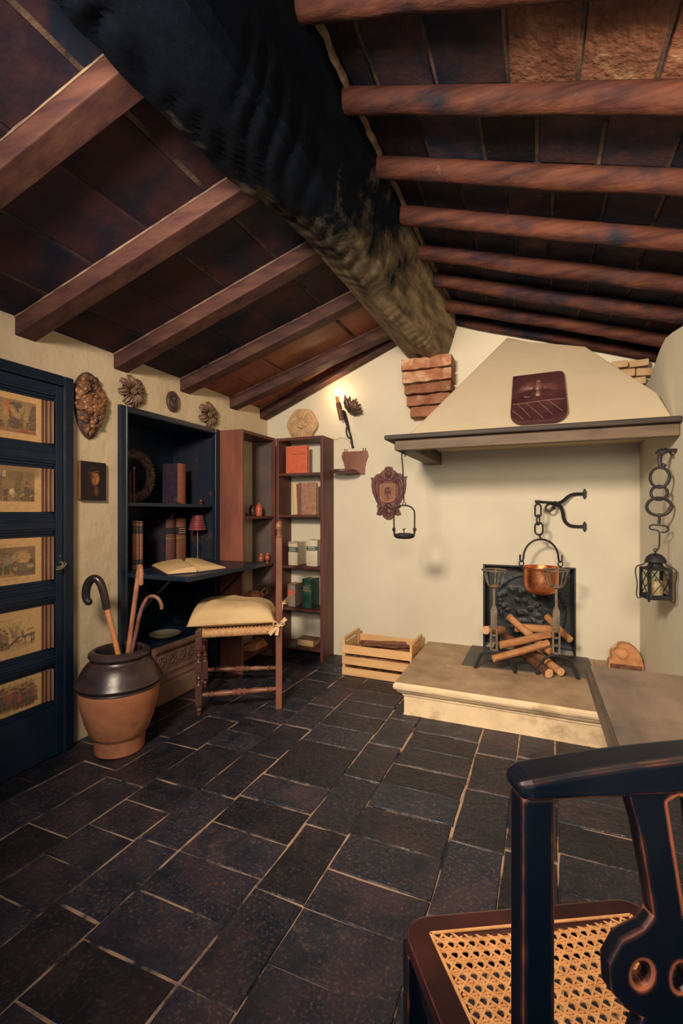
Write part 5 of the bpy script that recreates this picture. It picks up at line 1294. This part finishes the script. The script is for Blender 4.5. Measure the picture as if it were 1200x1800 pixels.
# ================================================================== HEARTH AND FIREPLACE
t = thing('stone_hearth', 'raised stone hearth with moulded front in front of the iron fireback', 'hearth', (-.05, 2.85, 0))
prof = [(.004, 0), (0, .012), (0, .098), (.006, .104), (.006, .112), (.016, .118), (.028, .130), (.034, .140), (.044, .146), (.049, .158), (.048, .172), (.040, .182)]
def hearth_block(x0, x1, left, mt):
    m = MB(t); vs = []; nx = 34; ny = 26
    for (d, z) in prof:
        xa = x0 - (d if left else 0); ya = 2.443 - d
        for i in range(ny + 1):
            y = 3.2545 + (ya - 3.2545) * i / ny; vs.append((xa + .003 * nz(y * 6, z * 20) * left, y, z))
        for i in range(1, nx + 1):
            x = xa + (x1 - xa) * i / nx; vs.append((x, ya + .004 * nz(x * 5, z * 16, 2) + .002 * nz(x * 22, z * 40, 5), z + .0015 * nz(x * 8, 4)))
        vs.append((x1, 3.2545, z))
    w = nx + ny + 2; k = len(prof)
    fs = [(a * w + i, a * w + (i + 1) % w, (a + 1) * w + (i + 1) % w, (a + 1) * w + i) for a in range(k - 1) for i in range(w)]
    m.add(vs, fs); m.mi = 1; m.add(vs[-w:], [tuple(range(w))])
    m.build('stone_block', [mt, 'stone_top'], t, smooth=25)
hearth_block(-.655, .334, 1, 'stone'); hearth_block(.338, .583, 0, 'stone')
m = MB(); m.hexa([(-.405, 2.822, .1838), (.315, 2.862, .1838), (.31, 3.255, .1838), (-.395, 3.255, .1838), (-.405, 2.822, .188), (.315, 2.862, .188), (.31, 3.255, .188), (-.395, 3.255, .188)])
m.build('hearth_plate', 'slate', None, bevel=.001, loc=(-.05, 3.05, .1838), label='dark slate sheet set on the hearth under the andirons', cat='slab')
t = thing('fireback', 'black cast iron fireback with raised figures in the fireplace recess', 'fireback', (-.04, 3.35, .184))
m = MB(t); rg = random.Random(12)
blobs = []
for (cx, cz_, sc) in ((-.13, .40, 1), (.0, .44, 1.1), (.12, .38, 1), (-.06, .30, .9), (.07, .30, .9), (-.15, .55, 1), (.10, .56, .9), (-.02, .60, 1)):
    for q in range(7):
        blobs.append((cx + rg.uniform(-.06, .06) * sc, cz_ + rg.uniform(-.07, .07) * sc, rg.uniform(.008, .022), rg.uniform(.010, .030), rg.uniform(0, PI), rg.uniform(.006, .014)))
def fbk(u, v):
    x = -.321 + .562 * u; z = .186 + .560 * v
    h = 0
    for (bx, bz, a, b, th, hh) in blobs:
        dx, dz = x + .04 - bx, z - bz
        if abs(dx) > .08 or abs(dz) > .08: continue
        c_, s_ = math.cos(th), math.sin(th); p = (dx * c_ + dz * s_) / a; q = (-dx * s_ + dz * c_) / b
        h = max(h, hh * math.exp(-(p * p + q * q)))
    e = min(u, v, 1 - u, 1 - v) * .56
    rim = .012 if e < .022 else 0
    arc = .006 if abs(math.hypot(x + .04, (z - .42) * .9) - .225) < .006 else 0
    return V3((x, 3.392 - max(h, rim, arc), z))
m.grid(fbk, 100, 100); m.build('relief_plate', 'cast_iron', t, smooth='all')
for b in ((-.3215, -.310, 3.262, 3.39, .186, .7465), (.230, .2415, 3.262, 3.39, .186, .7465), (-.310, .230, 3.262, 3.39, .735, .7465)):
    m = MB(t); m.box(*b); m.build('lining', 'cast_iron', t, bevel=.002)

def andiron(name, label, fx0, fx1, x, y, zk):
    t = thing(name, label, 'andiron', (x, y, .188), group='pair of iron andirons')
    fl = .1885; ax_ = .285 + zk
    m = MB(t)
    m.tube(smooth_path([(fx0 - .006, y - .018, fl + .004), (fx0 + .004, y - .012, fl + .03), (fx0 + .03, y - .004, fl + .085), (x - .02, y, ax_), (x + .02, y, ax_), (fx1 - .03, y + .004, fl + .085), (fx1 - .004, y - .010, fl + .03), (fx1 + .006, y - .016, fl + .004)], 5), .0085, 8)
    for fx in (fx0 - .006, fx1 + .006): m.ball((fx, y - .018, fl + .006), (.012, .012, .006), 8, 6)
    m.build('arched_foot', 'iron', t, smooth=True)
    m = MB(t); b0 = ax_ + .012
    for dx in (-.016, .016): m.box(x + dx - .005, x + dx + .005, y - .012, y + .012, b0, b0 + .135)
    for k in range(4): m.box(x - .016, x + .016, y - .012, y + .012, b0 + k * .043, b0 + k * .043 + .008)
    m.build('chain_box', 'rust_iron', t, bevel=.001)
    m = MB(t); z0 = b0 + .137
    m.hexa([(x - .018, y - .005, z0), (x + .018, y - .005, z0), (x + .018, y + .005, z0), (x - .018, y + .005, z0), (x - .018, y - .005, z0 + .10), (x + .018, y - .005, z0 + .10), (x + .018, y + .005, z0 + .10), (x - .018, y + .005, z0 + .10)])
    m.hexa([(x - .018, y - .005, z0 + .10), (x + .018, y - .005, z0 + .10), (x + .018, y + .005, z0 + .10), (x - .018, y + .005, z0 + .10), (x - .007, y - .005, z0 + .13), (x + .007, y - .005, z0 + .13), (x + .007, y + .005, z0 + .13), (x - .007, y + .005, z0 + .13)])
    m.box(x - .007, x + .007, y - .005, y + .005, z0 + .13, z0 + .235)
    m.build('shaft', 'rust_iron', t, bevel=.0015)
    zt = z0 + .33; m = MB(t)
    m.ring((x, y, zt), .066, .0048, n=30, m=6); m.ring((x, y, z0 + .238), .030, .0045, n=18, m=6)
    for k in range(5):
        a = 2 * PI * k / 5 + .25; c_, s_ = math.cos(a), math.sin(a)
        m.tube(smooth_path([(x, y, z0 + .232), (x + .030 * c_, y + .030 * s_, z0 + .238), (x + .045 * c_, y + .045 * s_, z0 + .26), (x + .054 * c_, y + .054 * s_, z0 + .30), (x + .066 * c_, y + .066 * s_, zt)], 3), .0038, 6)
    m.build('cup_basket', 'rust_iron', t, smooth=True)
    m = MB(t); m.bar((x, y + .012, ax_ + .002), (x, 3.20, ax_ - .004), .018, .014, up=(0, 0, 1)); m.bar((x, 3.19, ax_), (x, 3.195, fl), .014, .014, up=(0, 1, 0)); m.build('log_bar', 'iron', t, bevel=.002)
andiron('andiron', 'left andiron with open cup basket, in front of the fireback', -.312, -.108, -.216, 2.80, .0)
andiron('andiron', 'right andiron with cup basket in front of the copper pot', .020, .212, .112, 2.83, .012)

def log(label, a, b, r, bark=False, group='logs on the andirons', r2=None):
    a, b = V3(a), V3(b); d = b - a; L_ = d.length; n = 10; N2 = 11; sd = rng.random() * 50
    t = thing('firewood_log', label, 'log', tuple(a), group=group)
    pts = []; rs = []
    fa, fb = frame_of(d)
    m = MB(t); vs = []; r2 = r2 or r
    for i in range(n + 1):
        u = i / n; c = a + d * u + fa * (.006 * nz(u * 2, sd)) + fb * (.006 * nz(u * 2, sd + 9))
        for j in range(N2):
            th = 2 * PI * j / N2; rr = (r + (r2 - r) * u) * (1 + .16 * nz(math.cos(th) * 1.3 + sd, math.sin(th) * 1.3, u * 1.2) + (.12 * nz(th * 3, u * 9, sd) if bark else .03 * nz(th * 3, u * 12, sd)))
            vs.append(c + fa * (rr * math.cos(th)) + fb * (rr * math.sin(th)))
    m.add(vs, [(i * N2 + j, i * N2 + (j + 1) % N2, (i + 1) * N2 + (j + 1) % N2, (i + 1) * N2 + j) for i in range(n) for j in range(N2)])
    m.build('bark' if bark else 'wood', 'bark' if bark else 'log_skin', t, smooth=True)
    for i, nm in ((0, -1), (n, 1)):
        m = MB(t); ring = vs[i * N2:(i + 1) * N2]; c = sum(ring, V3((0, 0, 0))) / N2
        m.add(ring + [c + d.normalized() * nm * .001], [(j, (j + 1) % N2, N2) for j in range(N2)])
        m.build('cut_end', 'log_end', t)
log('lowest thin pale log at the very front of the fire', (-.215, 2.74, .270), (.072, 2.915, .340), .020)
log('second pale log from the front, lying just above the lowest one', (-.185, 2.83, .325), (.085, 2.985, .375), .022)
log('pale log slanting down to the right behind the front pair', (-.150, 3.14, .428), (.085, 2.925, .288), .022)
log('pale log lying level at the very back of the fire', (-.115, 3.17, .352), (.150, 3.16, .372), .024)
log('short pale log end resting on the bar behind the right andiron', (.075, 3.20, .440), (.190, 3.02, .345), .020)
log('dark barked log crossing under the pale slanting one', (-.165, 3.05, .322), (.045, 2.93, .240), .026, True)
log('reddish barked log whose cut end faces out low on the right of the fire', (-.045, 2.99, .232), (.075, 2.77, .216), .025, True)
log('short split log end beside the barked one, nearest the right andiron foot', (.020, 3.03, .240), (.135, 2.815, .216), .022)
log('pale log end sticking out behind the left andiron', (-.275, 2.95, .375), (-.190, 3.17, .330), .026)

# crane bracket, chain, copper pot
t = thing('iron_crane', 'forked wrought iron wall crane holding the pot chain', 'bracket', (.285, 3.255, 1.0))
m = MB(t)
m.tube(smooth_path([(.290, 3.252, 1.213), (.232, 3.235, 1.212), (.195, 3.215, 1.196), (.160, 3.195, 1.165), (.118, 3.170, 1.150)], 6), .0105, 9)
m.tube(smooth_path([(.290, 3.252, 1.008), (.215, 3.240, 1.012), (.176, 3.225, 1.045), (.162, 3.205, 1.105), (.146, 3.190, 1.140), (.112, 3.168, 1.156)], 6), .0105, 9)
m.build('forked_arm', 'iron', t, smooth=True)
m = MB(t); m.tube([(.150, 3.188, 1.154), (.09, 3.13, 1.158), (.012, 3.046, 1.162)], .0085, 8); m.ball((.118, 3.17, 1.152), .017, 10, 8); m.build('arm', 'iron', t, smooth=True)
m = MB(t); m.box(.003, .034, 3.034, 3.062, 1.168, 1.172); m.hexa([(.008, 3.04, 1.145), (.028, 3.04, 1.145), (.028, 3.056, 1.145), (.008, 3.056, 1.145), (.0, 3.034, 1.168), (.036, 3.034, 1.168), (.036, 3.062, 1.168), (.0, 3.062, 1.168)]); m.build('end_plate', 'iron', t)
m = MB(t); pts = [V3((.118 - .030 + .028 * math.cos(a) * (1 - a / 16), 3.165 - .01 * a / 6, 1.125 + .028 * math.sin(a) * (1 - a / 16))) for a in [q * .36 for q in range(-1, 20)]]; m.tube(pts[::-1], .0062, 7); m.build('curl', 'iron', t, smooth=True)
for z in (1.213, 1.008):
    m = MB(t); m.box(.279, .300, 3.2405, 3.2545, z - .020, z + .020); m.ball((.289, 3.243, z + .026), .006); m.ball((.289, 3.243, z - .026), .006); m.build('wall_lug', 'iron', t, smooth=30)
PX, PY = .036, 3.05
t = thing('pot_chain', 'three-link iron chain between the crane and the copper pot', 'chain', (.020, PY, .95))
def link(t, c, rx, rz, r, ang):
    a = V3((math.cos(ang), math.sin(ang), 0)); m = MB(t)
    h = max(0, rz - rx); pts = []
    for q in range(10): th = PI * q / 9; pts.append(V3(c) + a * (rx * math.cos(th)) + V3((0, 0, h + rx * math.sin(th))))
    for q in range(10): th = PI + PI * q / 9; pts.append(V3(c) + a * (rx * math.cos(th)) + V3((0, 0, -h + rx * math.sin(th))))
    m.tube(pts, r, 7, closed=True); m.build('link', 'iron', t, smooth=True)
link(t, (.020, PY, 1.108), .0165, .040, .0055, .2); link(t, (.021, PY, 1.052), .0125, .030, .005, .9); link(t, (.025, PY, .998), .022, .037, .0058, .15)
m = MB(t); m.tube([(.027, PY, .968), (.031, PY, .945)], [.009, .0045], 8); m.ring((.034, PY, .938), .009, .0035, (1, .2, 0), 14, 6); m.build('hook', 'iron', t, smooth=True)
t = thing('copper_pot', 'hammered copper pot hanging by its iron handle over the logs', 'pot', (PX, PY, .60))
m = MB(t); m.lathe([(0, .603), (.050, .604), (.078, .612), (.093, .630), (.099, .655), (.100, .70), (.100, .748), (.102, .756), (.106, .762), (.104, .767), (.098, .766), (.0965, .75), (.0965, .66), (.088, .63), (.05, .612), (0, .611)], (PX, PY, 0), 48, cap=False)
m.build('body', 'copper', t, smooth=40)
m = MB(t); m.ring((PX, PY, .764), .1045, .0042, n=48, m=8); m.build('rolled_rim', 'copper_dark', t, smooth=True)
ba = Rv @ V3((1, 0, 0)) ; pc = V3((PX, PY, 0))
m = MB(t); m.tube([pc + ba * (.101 * math.cos(a)) * (1.0) + V3((0, 0, .822 + .112 * math.sin(a))) for a in [PI * q / 24 for q in range(25)]] , .0062, 8)
for sg in (-1, 1): m.tube([pc + ba * sg * .101 + V3((0, 0, .824)), pc + ba * sg * .104 + V3((0, 0, .805)), pc + ba * sg * .112 + V3((0, 0, .795)), pc + ba * sg * .121 + V3((0, 0, .805)), pc + ba * sg * .121 + V3((0, 0, .840))], .0058, 8)
m.build('handle', 'iron', t, smooth=True)
for sg in (-1, 1):
    m = MB(t); m.ring(pc + ba * sg * .113 + V3((0, 0, .786)), .0135, .0042, Rv @ V3((0, 1, 0)), 18, 6, sy=1.15); m.tube([pc + ba * sg * .113 + V3((0, 0, .772)), pc + ba * sg * .104 + V3((0, 0, .745))], .0075, 7); m.build('ear', 'iron', t, smooth=True)

# burl on the hearth corner
t = thing('burl_slab', 'short sawn log slab with burl face in the hearth corner', 'wood', (.49, 3.12, .1845))
out = [(-.083, .0), (.084, .0), (.086, .03), (.075, .075), (.058, .112), (.030, .136), (-.005, .142), (-.026, .136), (-.032, .112), (-.052, .098), (-.064, .085), (-.062, .055), (-.078, .035)]
vs, fs = plate2d([out], .075, .006, lambda u, v, w: V3((.488 + u, 3.14 - w, .1848 + v)))
m = MB(t); m.add(vs, fs); m.build('slab', 'burl', t)
m = MB(t); m.ball((.472, 3.100, .275), (.034, .012, .032), 12, 8)
for q in range(3): m.ring((.472, 3.1015 - .004 * q * 0, .275), .040 + .013 * q, .0025, (0, 1, 0), 30, 5, sy=.9)
m.build('burl_rings', 'log_skin', t, smooth=True)
m = MB(t); m.box(.410, .570, 3.0985, 3.1025, .186, .212); m.build('bark_foot', 'bark', t, bevel=.001)

# ---- crate of kindling
CX, CY = -1.20, 2.874; CW, CD = .48, .315
t = thing('wooden_crate', 'pale slatted wooden crate of kindling beside the hearth', 'crate', (CX + CW / 2, CY + CD / 2, 0))
for px in (0, CW - .016):
    for py in (.009, CD - .045): m = MB(t); m.box(CX + px, CX + px + .016, CY + py, CY + py + .036, .001, .248); m.build('corner_post', 'crate', t, bevel=.002)
    m = MB(t); m.box(CX + px, CX + px + .016, CY + .045, CY + CD - .045, .222, .248); m.build('handle_rail', 'crate', t, bevel=.002)
    for z in (.001, .075, .150): m = MB(t); m.box(CX + px + .0025, CX + px + .0125, CY + .0451, CY + CD - .0451, z, z + .054); m.build('side_slat', 'crate', t, bevel=.0015)
for py in (0, CD - .0085):
    for z, h in ((.001, .052), (.074, .053), (.148, .056)): m = MB(t); m.box(CX - .001, CX + CW + .001, CY + py, CY + py + .0085, z, z + h); m.build('front_slat' if py == 0 else 'back_slat', 'crate', t, bevel=.0015)
m = MB(t); m.box(CX + .017, CX + CW - .017, CY + .012, CY + CD - .012, .004, .012); m.build('bottom_board', 'crate', t)
klab = ['dark bark strip on top of the crate, nearest its front slat', 'twisted bark strip in the middle of the crate', 'bark strip lying toward the back of the crate', 'short split stick at the left end of the crate', 'long split stick at the right end of the crate', 'reddish split stick showing between the crate slats']
for i, (x0, y0, z0, x1, y1, z1, w, h) in enumerate(((.04, .05, .155, .44, .07, .175, .055, .022), (.10, .10, .188, .43, .17, .192, .06, .018), (.06, .20, .182, .38, .235, .192, .06, .02), (.03, .12, .165, .20, .20, .170, .05, .03), (.22, .14, .150, .45, .22, .158, .05, .03), (.03, .045, .10, .45, .05, .10, .05, .05))):
    t = thing('kindling_stick', klab[i], 'kindling', (CX + x0, CY + y0, z0), group='kindling in the crate')
    m = MB(t); a, b = V3((CX + x0, CY + y0, z0)), V3((CX + x1, CY + y1, z1)); d = b - a; sd_ = Matrix.Rotation(PI / 2, 3, 'Z') @ V3((d.x, d.y, 0)).normalized()
    def kd(u, v, a=a, d=d, sd_=sd_, w=w, h=h, i=i):
        th = 2 * PI * v; ww = w / 2 * (1 - .5 * abs(2 * u - 1) ** 3) * (1 + .2 * nz(u * 5, i)); 
        return a + d * u + sd_ * (ww * math.cos(th)) + V3((0, 0, (h / 2 + .004 * nz(u * 9, v * 6, i)) * math.sin(th) + .010 * nz(u * 2.5, i * 3.3)))
    m.grid(kd, 14, 9); m.build('wood', 'bark', t, smooth=35)
t = thing('kindling_bed', 'broken bark and chips filling the lower crate', 'kindling', (CX + CW / 2, CY + CD / 2, .013)); t['kind'] = 'stuff'
m = MB(t); rg = random.Random(2)
for _ in range(90):
    x, y = CX + rg.uniform(.05, CW - .05), CY + rg.uniform(.045, CD - .045); z = rg.uniform(.03, .145); a = rg.uniform(-.7, .7); L_ = rg.uniform(.03, .09)
    dx, dy = math.cos(a) * L_ * .5, math.sin(a) * L_ * .3
    m.bar((max(CX + .02, x - dx), y - dy, z), (min(CX + CW - .02, x + dx), y + dy, z + rg.uniform(-.01, .01)), rg.uniform(.015, .03), rg.uniform(.008, .018))
m.build('chips', 'bark', t, kind='stuff')

# ---- lantern on its rings
LX, LY_ = .515, 2.46
t = thing('ring_chain', 'rusty rings and hook hanging from a spike in the right wall', 'chain', (.55, LY_, .93))
m = MB(t); m.tube(smooth_path([(.584, LY_ + .01, 1.375), (.545, LY_, 1.372), (.522, LY_, 1.355), (.520, LY_, 1.315), (.528, LY_, 1.300), (.538, LY_, 1.315)], 5), .009, 8)
m.tube([(.50, LY_ - .02, 1.362), (.515, LY_ - .01, 1.378), (.54, LY_, 1.384), (.56, LY_ + .015, 1.372), (.57, LY_ + .02, 1.352)], .005, 6); m.tube([(.52, LY_ - .025, 1.345), (.515, LY_ - .015, 1.366)], .004, 6)
m.build('wall_spike', 'iron', t, smooth=True)
vw = (.2, .98, 0)
m = MB(t); m.ring((LX + .004, LY_, 1.255), .036, .0062, vw, 28, 8, sx=1, sy=1.25, rot=0); o = m.build('ring', 'iron', t, smooth=True)
m = MB(t); m.ring((LX + .003, LY_ + .006, 1.186), .031, .0062, (.3, .95, .05), 28, 8); m.build('ring', 'iron', t, smooth=True)
m = MB(t); m.ring((LX + .001, LY_, 1.124), .046, .0068, (.15, .98, 0), 32, 8, sy=.86, sx=1); m.build('ring', 'iron', t, smooth=True)
m = MB(t); cx_ = V3((.97, -.2, 0)); b0 = V3((LX, LY_, 0))
m.tube([b0 + V3((.004, 0, 1.094)), b0 + V3((.001, 0, 1.045))], .006, 7)
hk = [(.002, 1.040), (-.022, 1.042), (-.034, 1.034), (-.030, 1.022), (-.008, 1.018), (.002, 1.008), (.003, .970), (.0, .938), (-.010, .926), (-.012, .918)]
m.tube(smooth_path([b0 + cx_ * u + V3((0, 0, z)) for u, z in hk], 4), .0036, 7)
m.tube(smooth_path([b0 + cx_ * u + V3((0, 0, z)) for u, z in ((.002, 1.040), (.026, 1.038), (.036, 1.024), (.026, 1.010), (.008, 1.010))], 4), .0034, 7)
m.build('wire_hook', 'iron', t, smooth=True)
t = thing('lantern', 'small iron candle lantern with crossed wires over its panes, on the right wall', 'lantern', (LX - .012, LY_, .70), rz=math.radians(13))
hw, z0, z1 = .042, .016, .150                      # local, z from the lantern's foot
def lbox(*b): m = MB(); m.box(*b); return m
m = lbox(-hw - .006, hw + .006, -hw - .006, hw + .006, z0 - .006, z0 + .004); m.build('bottom_plate', 'iron', t, bevel=.002)
m = MB()
for sx in (-1, 1):
    for sy in (-1, 1): m.box(sx * hw - .005, sx * hw + .005, sy * hw - .005, sy * hw + .005, z0 + .004, z1)
for z in (z0 + .004, z1 - .010):
    for s_ in (-1, 1): m.box(-hw, hw, s_ * hw - .0045, s_ * hw + .0045, z, z + .010); m.box(s_ * hw - .0045, s_ * hw + .0045, -hw, hw, z, z + .010)
m.build('frame', 'iron', t)
for k in range(4):
    R = Matrix.Rotation(k * PI / 2, 3, 'Z'); m = MB(); m.box(-hw + .005, hw - .005, -hw - .0008, -hw + .0008, z0 + .014, z1 - .010, R); m.build('pane', 'glass', t)
    m = MB()
    for sg in (-1, 1): m.tube([R @ V3((-sg * hw, -hw - .005, z0 + .008)), R @ V3((0, -hw - .010, (z0 + z1) / 2)), R @ V3((sg * hw, -hw - .005, z1 - .004))], .0022, 6)
    m.build('cross_wire', 'iron', t, smooth=True)
m = MB()
for sx in (-1, 1):
    for sy in (-1, 1):
        m.tube(smooth_path([(sx * .024, sy * .024, .176), (sx * .036, sy * .036, .160), (sx * (hw + .012), sy * (hw + .012), .148), (sx * (hw + .016), sy * (hw + .016), .12), (sx * (hw + .011), sy * (hw + .011), .07), (sx * (hw + .013), sy * (hw + .013), .02), (sx * (hw + .009), sy * (hw + .009), .004), (sx * (hw + .001), sy * (hw + .001), .006), (sx * (hw + .002), sy * (hw + .002), .013)], 4), .0027, 6)
m.build('corner_wires', 'iron', t, smooth=True)
m = MB(); m.lathe([(.038, z1), (.030, .160), (.026, .170), (.040, .172), (.042, .178), (.036, .196), (.022, .209), (.006, .214), (.004, .216), (.004, .222)], n=28); m.ring((0, 0, .228), .007, .0024, (0, 1, 0), 16, 6); m.build('dome_cap', 'iron', t, smooth=35)
t2 = thing('lantern_candle', 'short cream candle with dark wick inside the lantern', 'candle', (LX - .012, LY_, .7205))
m = MB(); m.lathe([(0, 0), (.027, 0), (.028, .004), (.0275, .066), (.025, .071), (.012, .067), (0, .066)], n=24); m.build('wax', 'wax', t2, smooth=40)
m = MB(); m.tube([(0, 0, .066), (.001, 0, .074), (-.002, .001, .080)], .0016, 6); m.build('wick', 'wick', t2)

# ================================================================== TABLE AND CANE CHAIR IN THE FOREGROUND
t = thing('small_table', 'dark brown table between the cane chair and the hearth, only its top in view', 'table', (.355, 1.05, 0))
m = MB(t); m.box(.127, .582, .80, 1.294, .692, .7195); m.build('table_top', ['table'], t, bevel=.003)
m = MB(t); m.box(.117, .1268, .795, 1.299, .690, .7205); m.build('edge_strip', 'table_edge', t, bevel=.003)
m = MB(t); m.lathe([(.05, .03), (.032, .06), (.028, .2), (.045, .32), (.03, .42), (.028, .6), (.05, .69)], (.37, 1.07, 0), 20); m.build('column', 'table_edge', t, smooth=True)
m = MB(t); m.box(.22, .52, 1.03, 1.11, 0.003, .032); m.box(.33, .41, .90, 1.24, .003, .031); m.build('foot', 'table_edge', t, bevel=.006)

t = thing('cane_chair', 'black and red worn chair with cane seat and pierced splat, nearest the camera', 'chair', (.0646, .6603, 0), rz=math.radians(28.4))
sf, sr_, yf, yr = .196, .158, .171, -.190
def corner(cx, cy, r, a0, n=6): return [(cx + r * math.cos(a0 + PI / 2 * q / n), cy + r * math.sin(a0 + PI / 2 * q / n)) for q in range(n + 1)]
outer = corner(sf - .034, yf - .034, .034, 0) + corner(-sf + .034, yf - .034, .034, PI / 2) + [(-sr_, yr), (sr_, yr)]
inner = [(sf - .036, yf - .034), (-sf + .036, yf - .034), (-sr_ + .034, yr + .044), (sr_ - .034, yr + .044)]
vs, fs = plate2d([outer, inner], .026, .006, lambda u, v, w: V3((u, v, .437 + w)))
m = MB(); m.add(vs, fs); m.build('seat_frame', 'seat_frame', t, smooth=30)
ap = [(q[0] * .96, q[1] * .97) for q in outer]; ip = [(q[0] * .86, q[1] * .86) for q in outer]
vs, fs = plate2d([ap, ip], .045, .002, lambda u, v, w: V3((u, v, .400 + w)))
m = MB(); m.add(vs, fs); m.build('apron', 'cane_frame', t)
# caning: pairs both ways, and diagonals that leave eight-sided holes
def clip(poly, p, d):
    t0, t1 = -9, 9; n = len(poly)
    for i in range(n):
        a = poly[i]; b = poly[(i + 1) % n]; ex, ey = b[0] - a[0], b[1] - a[1]
        nx_, ny_ = -ey, ex                               # inward for counter-clockwise outline
        den = d[0] * nx_ + d[1] * ny_; num = (a[0] - p[0]) * nx_ + (a[1] - p[1]) * ny_
        if abs(den) < 1e-9:
            if num > 0: return None
            continue
        s_ = num / den
        if den > 0: t0 = max(t0, s_)
        else: t1 = min(t1, s_)
    return (t0, t1) if t1 - t0 > .004 else None
wc = [(u * 1.03, v + (.004 if v > 0 else -.004)) for u, v in inner]
P_ = .0163; zc = .4485
m = MB()
def strand(p, d, z, w=.0025):
    c = clip(wc, p, d)
    if not c: return
    nseg = max(2, int((c[1] - c[0]) / .03)); pts = [(p[0] + d[0] * (c[0] + (c[1] - c[0]) * i / nseg), p[1] + d[1] * (c[0] + (c[1] - c[0]) * i / nseg)) for i in range(nseg + 1)]
    for q0, q1 in zip(pts, pts[1:]):
        s0 = z - .004 * (1 - (q0[0] / .16) ** 2); s1 = z - .004 * (1 - (q1[0] / .16) ** 2)
        m.bar((*q0, s0), (*q1, s1), w, .0013, up=(0, 0, 1))
for i in range(-12, 13):
    for s_ in (-.0021, .0021):
        strand((i * P_ + s_, 0), (0, 1), zc); strand((0, i * P_ + s_), (1, 0), zc + .0009)
r2 = math.sqrt(.5)
for i in range(-24, 25):
    strand(((i + .5) * P_, 0), (r2, r2), zc + .0019, .0028); strand(((i + .5) * P_, 0), (r2, -r2), zc + .0027, .0028)
m.build('cane_webbing', 'cane_web', t)
m = MB()
for a, b in zip(wc, wc[1:] + wc[:1]): m.bar((*a, zc + .0035), (*b, zc + .0035), .004, .002, up=(0, 0, 1))
m.build('cane_binding', 'cane_web', t)
# legs, posts, rails
for sg in (-1, 1):
    m = MB(); m.bar((sg * (sf - .006), yf - .022, .0), (sg * (sf - .010), yf - .024, .428), .026, .026, up=(0, 1, 0), w2=.034, h2=.034); m.build('front_leg', 'cane_frame', t, bevel=.003)
    m = MB(); x = sg * .183
    for (y0, z0, y1, z1, w0, w1) in ((-.235, .0, -.199, .40, .024, .027), (-.199, .40, -.199, .878, .027, .027)):
        P = []
        for (y, z, w) in ((y0, z0, w0), (y1, z1, w1)): P += [(x - w / 2, y - .011, z), (x + w / 2, y - .011, z), (x + w / 2, y + .011, z), (x - w / 2, y + .011, z)]
        m.hexa(P)
    m.build('back_post', 'cane_frame', t, bevel=.003)
    m = MB(); m.bar((sg * (sf - .012), yf - .035, .16), (sg * .176, -.215, .16), .016, .022, up=(0, 0, 1)); m.build('stretcher', 'cane_frame', t, bevel=.002)
m = MB(); m.bar((-.18, .01, .16), (.18, .01, .16), .016, .022, up=(0, 0, 1)); m.build('stretcher', 'cane_frame', t, bevel=.002)
m = MB()
def rail(u, v):
    x = -.200 + .400 * u; k = 1 - (2 * u - 1) ** 2
    zt = .8925 + .013 * k; zb = .877 - .002 * k; y0 = -.214; y1 = -.182
    e = min(1, min(u, 1 - u) / .02 + .75)
    c = [(y0, zb), (y0, zt), (y1, zt), (y1, zb)][int(v * 4) % 4]
    yc, zc_ = -.199, (zt + zb) / 2
    return V3((x, yc + (c[0] - yc) * e, zc_ + (c[1] - zc_) * e))
n = 40; vs = [rail(i / n, (j + .01) / 4) for i in range(n + 1) for j in range(4)]
m.add(vs, [(i * 4 + j, i * 4 + (j + 1) % 4, (i + 1) * 4 + (j + 1) % 4, (i + 1) * 4 + j) for i in range(n) for j in range(4)] + [(0, 1, 2, 3), tuple(n * 4 + j for j in range(4))])
m.build('top_rail', 'cane_frame', t, bevel=.005, seg=3)
# pierced vase-shaped splat
L_out = [(-.096, .866), (-.086, .83), (-.079, .79), (-.074, .757), (-.082, .746), (-.100, .738), (-.109, .722), (-.108, .702), (-.096, .686), (-.082, .678), (-.090, .655), (-.088, .63), (-.070, .60), (-.058, .55), (-.056, .50), (-.062, .452)]
out = L_out + [(-x, z) for x, z in L_out[::-1]]
def slot(x0, z0, x1, z1, w0, w1): return [(x0 - w0, z0), (x0 + w0, z0), (x1 + w1, z1), (x1, z1 + .006), (x1 - w1, z1)]
def hole(cx, cz, rx_, rz_): return [(cx + rx_ * math.cos(2 * PI * q / 14), cz + rz_ * math.sin(2 * PI * q / 14)) for q in range(14)]
holes = []
for sg in (-1, 1):
    holes += [slot(sg * .044, .755, sg * .056, .850, .009, .012), slot(sg * .014, .755, sg * .017, .852, .008, .010), hole(sg * .086, .712, .010, .013), hole(sg * .055, .706, .009, .014), slot(sg * .030, .49, sg * .040, .60, .008, .012)]
holes += [hole(0, .705, .012, .018), hole(sg * 0, .655, .014, .012)]
vs, fs = plate2d([out] + holes, .014, .003, lambda u, v, w: V3((u * 1.09, -.199 + w, v + .016 * min(1, max(0, (v - .45) / .2)))))
m = MB(); m.add(vs, fs); m.build('splat', 'cane_frame', t)
m = MB(); m.bar((-.168, -.199, .47), (.168, -.199, .47), .018, .04, up=(0, 0, 1)); m.build('lower_rail', 'cane_frame', t, bevel=.003)
bpy.context.view_layer.update()
